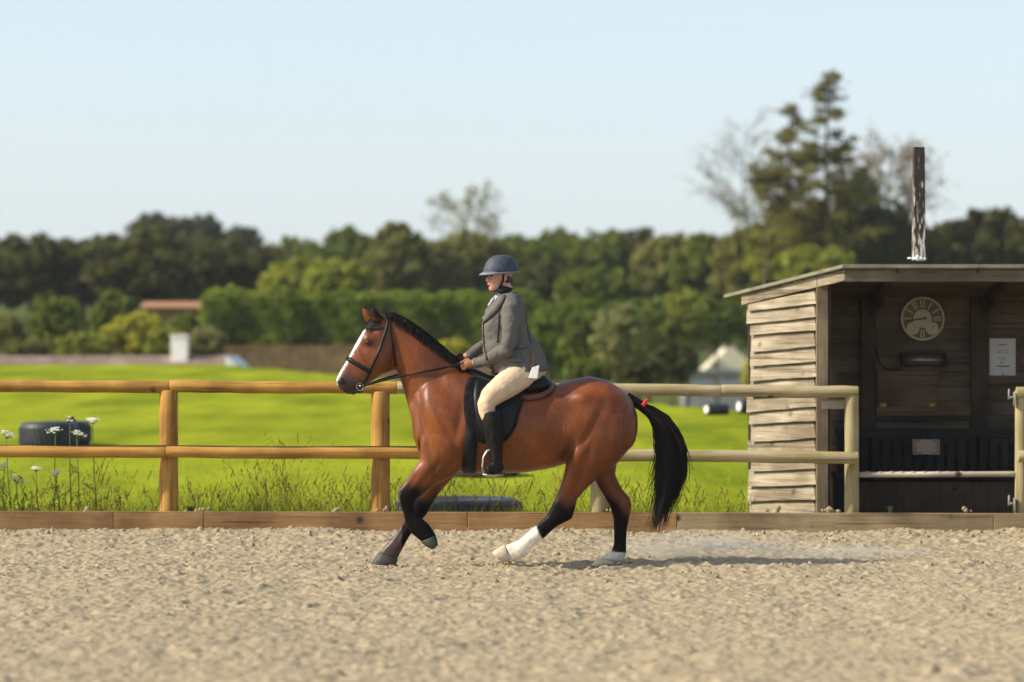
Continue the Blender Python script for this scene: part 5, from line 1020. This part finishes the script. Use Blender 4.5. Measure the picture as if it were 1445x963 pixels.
# ------------------------------------------------------------------ verge grasses and flowers
def grasses():
    g = np.random.default_rng(9); V = []; Fq = []; C = []; n = 0
    def blade(p, d, h, w, bend, col, seg=3):
        nonlocal n
        s = np.array([-d[1], d[0], 0])*w
        for i in range(seg+1):
            t = i/seg; q = p+np.array([d[0]*bend*t*t, d[1]*bend*t*t, h*t]); ww = (1-t*.85); V.extend([q-s*ww, q+s*ww]); C.extend([col, col])
            if i: Fq.append((n+2*i-2, n+2*i-1, n+2*i+1, n+2*i))
        n += 2*(seg+1); return q
    def gz(x, y): return .12+.0265*(y-27.4)
    for k in range(26000):      # short verge and meadow blades
        y = 27.42+abs(g.normal(0, .7)) if k % 3 == 0 else 27.45+13*g.random()**1.6; x = g.uniform(-5.2, 4.2)*(y/27.3)
        if x > 2.15 and y < 31: continue
        a = g.uniform(0, 6.28); tall = g.uniform(.03, .09)*(1.9 if y < 28.3 else 1); tn = g.uniform(.9, 1.9); blade(np.array([x, y, gz(x, y)-.01]), (math.cos(a), math.sin(a)), tall, .0045, tall*.4, np.array([tn, tn*1.25, tn*.35]), 2)
    dens = [(0, 1.0), (120, 1.2), (230, .5), (330, 1.3), (400, 1.3), (480, 1.0), (560, .9), (640, .9), (720, .7), (800, .6), (900, .8), (1000, .5), (1055, .25)]
    for k in range(2100):       # flowering stems
        px = g.uniform(-60, 1060)
        if g.random()*1.4 > np.interp(px, [d[0] for d in dens], [d[1] for d in dens]): continue
        y = 27.5+abs(g.normal(0, .45)); x = (px-CX)/F*y; tallp = (320 < px < 440 or 60 < px < 190) and g.random() < .38
        h = g.uniform(.12, .40)*(.7+.75*float(rand_noise(np.array([[x, y*.3]])+30, 2.2, 61)[0]))*(1.7 if tallp else 1); a = g.normal(0, .9)+(math.pi if g.random() < .4 else 0); d = (math.cos(a), math.sin(a)); tn = g.uniform(.6, 1.35); col = np.array([tn*1.05, tn, tn*.7])
        tip = blade(np.array([x, y, gz(x, y)-.01]), d, h, .0019, h*g.uniform(.05, .5), col, 5)
        hc_ = np.array([.95, .62, .8])*g.uniform(.45, 1.25); dd = np.array([d[0]*.45, d[1]*.45, .9])
        if g.random() < .55:      # dense spike
            for q in range(9): aa = g.uniform(0, 6.28); blade(tip+dd*(-.010*q+.02), (math.cos(aa), math.sin(aa)), .020, .0052, .006, hc_, 1)
        else:                     # loose panicle
            for q in range(18): aa = g.uniform(0, 6.28); L_ = .010+.0030*q; blade(tip-dd*.011*q+np.array([math.cos(aa)*L_, math.sin(aa)*L_, 0]), (math.cos(aa), math.sin(aa)), .015, .0042, .008, hc_*1.2, 1)
        for q in range(2): aa = g.uniform(0, 6.28); blade(np.array([x, y, gz(x, y)]), (math.cos(aa), math.sin(aa)), h*g.uniform(.3, .6), .0035, h*.3, np.array([tn*1.1, tn*1.3, tn*.4]), 3)
    o = np_mesh('verge_grass', np.array(V), np.array(Fq), M['dgrass'], None, False, np.array(C)); tag(o, 'tall seeding grasses along the fence and short meadow grass', 'grass', kind='stuff')
grasses()
def umbel(px, py, Y, r, lean, label, seed, brown=False):
    rr = random.Random(seed); top = P(px, py, Y); gzv = .12+.0265*(Y-27.4); o = empty('cow_parsley', (top.x+lean, Y, gzv), label, 'wildflower', 'cow parsley plants along the fence'); mb = MB(); b = Vector((top.x+lean, Y, gzv-.02))
    T = Matrix.Rotation(rr.uniform(-.45, .45), 3, 'Y') @ Matrix.Rotation(rr.uniform(.1, .5), 3, 'X'); neck = top+T@Vector((0, 0, -r*.8))
    mid = b.lerp(neck, .55)+Vector((lean*-.3+rr.uniform(-.02, .02), 0, 0)); mb.tube([b, b.lerp(mid, .5)+Vector((.01, 0, 0)), mid, mid.lerp(neck, .5), neck], [.0065, .006, .005, .0045, .004], 6); tips = []
    for i in range(16):
        a = i*2.4+rr.uniform(-.3, .3); q = r*math.sqrt((i+.5)/16)*rr.uniform(.85, 1.12); e = top+T@Vector((math.cos(a)*q, math.sin(a)*q, -q*q*2.2+rr.uniform(-.006, .006))); mb.tube([neck, e], .0016, 4, caps=False); tips.append(e)
    for k in range(3):
        a = rr.uniform(0, 6.28); s = b.lerp(mid, rr.uniform(.3, 1)); e = s+Vector((math.cos(a)*.11, math.sin(a)*.08, rr.uniform(.04, .10))); mb.tube([s, s.lerp(e, .5)-Vector((0, 0, .01)), e], [.004, .003, .002], 5)
        for q in range(7): f = s.lerp(e, .4+.1*q); w = Vector((rr.gauss(0, .03), rr.gauss(0, .03), rr.gauss(.008, .012))); n_ = Vector((0, 0, .004)); mb.add([f, f+w*.5+n_, f+w, f+w*.5-n_], [(0, 1, 2, 3)])
    mb.build('stem', M['stem'], o, True, fix=False); fl = MB()
    for e in tips:
        if rr.random() < (.55 if brown else .08): continue
        for k in range(6): fl.sphere(e+Vector((rr.gauss(0, .010), rr.gauss(0, .010), rr.uniform(-.004, .007))), (rr.uniform(.005, .009), .008, .004), 6, 4)
    fl.build('flower_head', M['flower'], o, True)
    if brown:
        sd_ = MB()
        for e in tips:
            if rr.random() < .6: sd_.sphere(e+Vector((rr.gauss(0, .01), 0, .004)), (.012, .010, .009), 6, 4)
        if sd_.v: sd_.build('seed_head', M['seed'], o, True)
for i, (px, py, Y, r, ln, lab, br_) in enumerate([
 (131, 592, 27.9, .062, .03, 'cow parsley with the rightmost white flower head above the lower rail', 0), (76, 606, 27.8, .07, .07, 'cow parsley in front of the left tyre', 0), (112, 611, 28.0, .075, -.02, 'cow parsley just right of the left tyre, below the tallest head', 0), (99, 591, 27.7, .06, .0, 'cow parsley with the browning tallest head over the left tyre', 1),
 (12, 611, 28.1, .08, .02, 'cow parsley at the far left edge above the lower rail', 0), (3, 657, 27.6, .07, .03, 'cow parsley at the far left edge below the lower rail', 0), (26, 675, 27.7, .08, .05, 'cow parsley low down at left with a drooping head', 1), (78, 667, 27.65, .05, -.02, 'small cow parsley below the lower rail under the left tyre', 0), (51, 661, 27.8, .045, .02, 'smallest pale cow parsley below the lower rail at left', 0)]): umbel(px, py, Y, r, ln, lab, 50+i, br_)
# small weeds at the kickboard near the hut
def weed(px, Y, label, n=9, h=.09):
    c = P(px, 724, Y); o = empty('weed', (c.x, Y, c.z), label, 'weed', 'small weeds by the kickboard'); mb = MB(); rr = random.Random(px)
    for i in range(n):
        a = rr.uniform(0, 6.28); d = Vector((math.cos(a), math.sin(a)*.6, 0)); l = rr.uniform(.5, 1)*h; p0_ = Vector((c.x, Y, c.z-.05)); m1 = p0_+d*l*.5+Vector((0, 0, l*.7+.05)); e = p0_+d*l*1.1+Vector((0, 0, l*.75+.05)); s_ = Vector((-d.y, d.x, 0)).normalized()*.008; mb.add([p0_, m1-s_, e, m1+s_], [(0, 1, 2, 3)])
    mb.build('leaf_rosette', M['stem'], o, fix=False)
weed(1257, FY+.12, 'small green weed behind the kickboard in front of the dark hut'); weed(268, FY+.16, 'small dark weed at the foot of the left fence post', 12); weed(862, FY+.16, 'small weed at the post base between the hind legs')
# ------------------------------------------------------------------ drifting dust
def dust(c, size, dens, seed, name_label):
    m = bpy.data.materials.new('dust_haze'); m.use_nodes = True; N = m.node_tree.nodes; L = m.node_tree.links; N.remove(N['Principled BSDF']); pv = N.new('ShaderNodeVolumePrincipled'); pv.inputs['Color'].default_value = (1, .93, .78, 1); L.new(pv.outputs[0], N['Material Output'].inputs['Volume'])
    tc = N.new('ShaderNodeTexCoord'); ln = N.new('ShaderNodeVectorMath'); ln.operation = 'LENGTH'; L.new(tc.outputs['Object'], ln.inputs[0]); mr = N.new('ShaderNodeMapRange'); mr.inputs[1].default_value = .98; mr.inputs[2].default_value = .2; L.new(ln.outputs['Value'], mr.inputs[0])
    nz = N.new('ShaderNodeTexNoise'); nz.inputs['Scale'].default_value = 2.4; nz.inputs['Detail'].default_value = 4; L.new(tc.outputs['Object'], nz.inputs[0]); r2 = N.new('ShaderNodeMapRange'); r2.inputs[1].default_value = .4; r2.inputs[2].default_value = .7; L.new(nz.outputs[0], r2.inputs[0])
    a = N.new('ShaderNodeMath'); a.operation = 'MULTIPLY'; L.new(mr.outputs[0], a.inputs[0]); L.new(r2.outputs[0], a.inputs[1]); b = N.new('ShaderNodeMath'); b.operation = 'MULTIPLY'; b.inputs[1].default_value = dens; L.new(a.outputs[0], b.inputs[0]); L.new(b.outputs[0], pv.inputs['Density'])
    mb = MB(); mb.sphere((0, 0, 0), 1, 24, 14); o = mb.build('dust_cloud', m, None, True); o.location = c; o.scale = size; tag(o, name_label, 'dust', kind='stuff')
dust(H(1000, 783, .85), (1.0, .32, .17), 6.5, 1, 'thin pale dust hanging behind the hind hooves'); dust(H(1200, 790, .9), (.95, .26, .085), 6.5, 2, 'faint dust trail low over the sand at right')
print('triangles', sum(sum(len(p.vertices)-2 for p in o.data.polygons) if len(o.data.polygons) < 5000 else 2*len(o.data.polygons) for o in bpy.data.objects if o.type == 'MESH'))

hz = MB(); hz.box((0, 1200, 15.4), (2600, 2420, 40)); m = bpy.data.materials.new('haze_air'); m.use_nodes = True; N = m.node_tree.nodes; N.remove(N['Principled BSDF']); pv = N.new('ShaderNodeVolumePrincipled'); pv.inputs['Color'].default_value = (.93, .96, 1, 1); pv.inputs['Density'].default_value = .0002; m.node_tree.links.new(pv.outputs[0], N['Material Output'].inputs['Volume'])
tag(hz.build('haze', m), 'thin pale summer haze filling the air', 'haze', kind='stuff')
